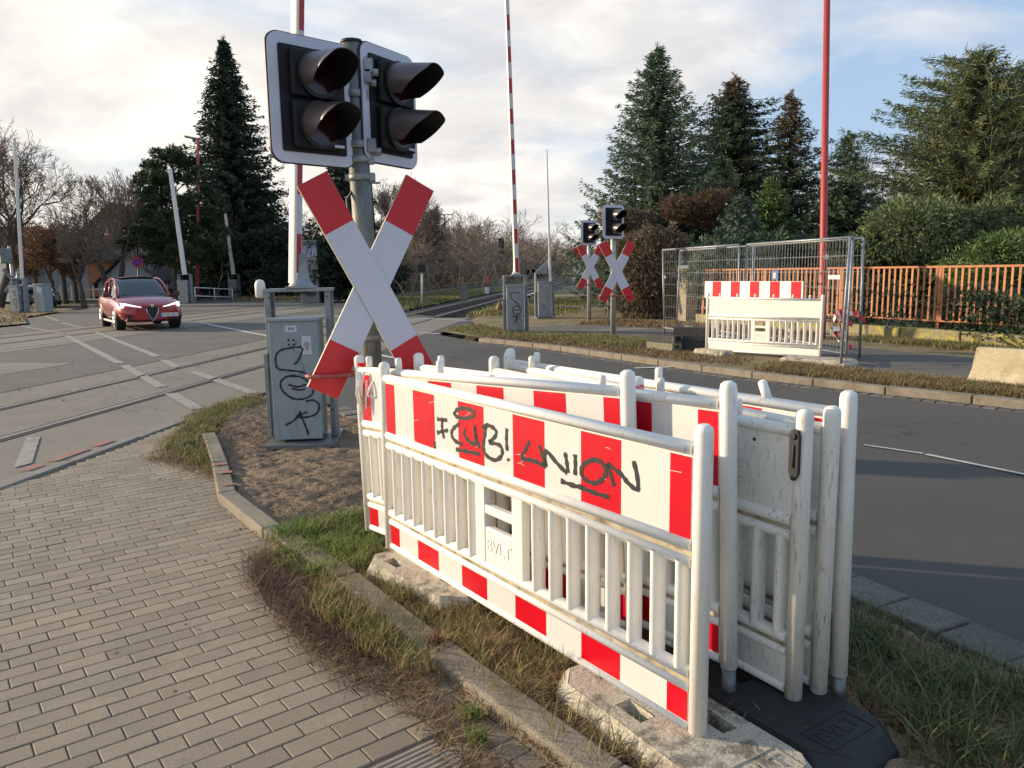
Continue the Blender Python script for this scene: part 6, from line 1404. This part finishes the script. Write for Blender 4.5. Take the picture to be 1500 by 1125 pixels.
# ================================================================== houses
m_roof = mat('dark_roof_tiles', (.045, .036, .032), .85, var=.3, vscale=2); m_wallw = mat('white_render', (.55, .55, .54), .9, var=.08, vscale=2); m_wallo = mat('orange_render', (.50, .22, .10), .9, var=.15, vscale=1.5); m_wally = mat('yellow_render', (.62, .42, .16), .9, var=.12, vscale=1.5); m_win = mat('window_pane', (.03, .035, .04), .1)
def house(label, x, y, rz, w, d, he, hr, mw, mr, wins=(), chim=True, z0=0):
    t = thing('house', label, 'house', (x, y, z0), rz)
    q = B(); q.add([(-w/2, -d/2, 0), (w/2, -d/2, 0), (w/2, d/2, 0), (-w/2, d/2, 0), (-w/2, -d/2, he), (w/2, -d/2, he), (w/2, d/2, he), (-w/2, d/2, he), (0, -d/2, hr-.1), (0, d/2, hr-.1)],
                   [(0, 1, 5, 8, 4), (2, 3, 7, 9, 6), (1, 2, 6, 5), (3, 0, 4, 7)]); q.build('wall', mw, t)
    q = B(); e = .4
    for s_ in (-1, 1):
        sl = (hr-he)/(w/2); x1 = s_*(w/2+e); z1 = he-sl*e
        q.add([(0, -d/2-e, hr), (x1, -d/2-e, z1), (x1, d/2+e, z1), (0, d/2+e, hr), (0, -d/2-e, hr+.16), (x1, -d/2-e, z1+.16), (x1, d/2+e, z1+.16), (0, d/2+e, hr+.16)], [(0, 1, 2, 3), (4, 5, 6, 7), (0, 1, 5, 4), (1, 2, 6, 5), (2, 3, 7, 6), (3, 0, 4, 7)])
    rf = q.build('roof', mr, t)
    if chim: q = B(); q.box(w*.12, 0, hr+.2, .6, .6, 1.2); q.build('chimney', m_hoop, rf)
    for wx, wz in wins:
        q = B(); q.box(wx, -d/2-.01, wz, 1.1, .06, 1.3); f = q.build('window', m_boomw, t); q = B(); q.box(wx-.25, -d/2-.045, wz, .42, .02, 1.15); q.box(wx+.25, -d/2-.045, wz, .42, .02, 1.15); q.build('pane', m_win, f)
house('dark roofed gabled house behind the bare trees at left', D(175, 300, 78).x, 80, R(8), 9.5, 10, 4.3, 8.6, m_roof2 := mat('dark_gable_boards', (.09, .075, .06), .9, var=.2), m_roof, [(-2., 3.0), (2.2, 3.)])
house('small white gabled annex under the dark roofed house', D(189, 400, 64).x, 66, R(5), 5.0, 5, 1.2, 3.6, m_wallw, m_roof, [], chim=False)
house('orange walled house glimpsed left of the red car', D(143, 400, 72).x, 74, R(-35), 6.2, 7, 3.4, 5.6, m_wallo, m_roof, [(-1.5, 1.6), (1.5, 1.6)])
house('yellow walled house glimpsed between the brown street trees', D(92, 400, 76).x, 78, R(-30), 7, 7, 3.0, 5.2, m_wally, m_roof, [(-1.8, 1.5), (1.6, 1.5)])
house('pale house at the left edge behind the leftmost box', D(-5, 410, 60).x, 62, R(-20), 8, 7, 3.2, 5.6, m_wallw, m_roof, [(2, 1.6)])
house('white house showing through the branches at the right edge', D(1480, 340, 42).x, 44, R(-15), 11, 8, 4.2, 6.8, mat('cream_render', (.75, .70, .60), .9), m_roof, [(-3, 2.6), (0, 2.6), (3, 2.6)])
house('low brown brick shed hidden in the woods left of the lamp mast', D(602, 395, 92).x, 92, R(10), 7, 6, 3., 4., mat('shed_brick', (.15, .09, .06), .9), m_roof, [(0, 1.6)], chim=False)
# garden posts along the far left street
t = thing('picket_fence', 'light wooden posts of a garden fence behind the brown street trees', 'fence', (-36, 58, 0))
for i in range(22): q = B(); q.box(i*.75, i*.12, .55, .09, .09, 1.1); q.build('post', m_boomw, t)
q = B(); q.tube([(0, 0, .8), (16, 2.6, .8)], .03, 6); q.build('rail', m_boomw, t)
# debris on the island kerb
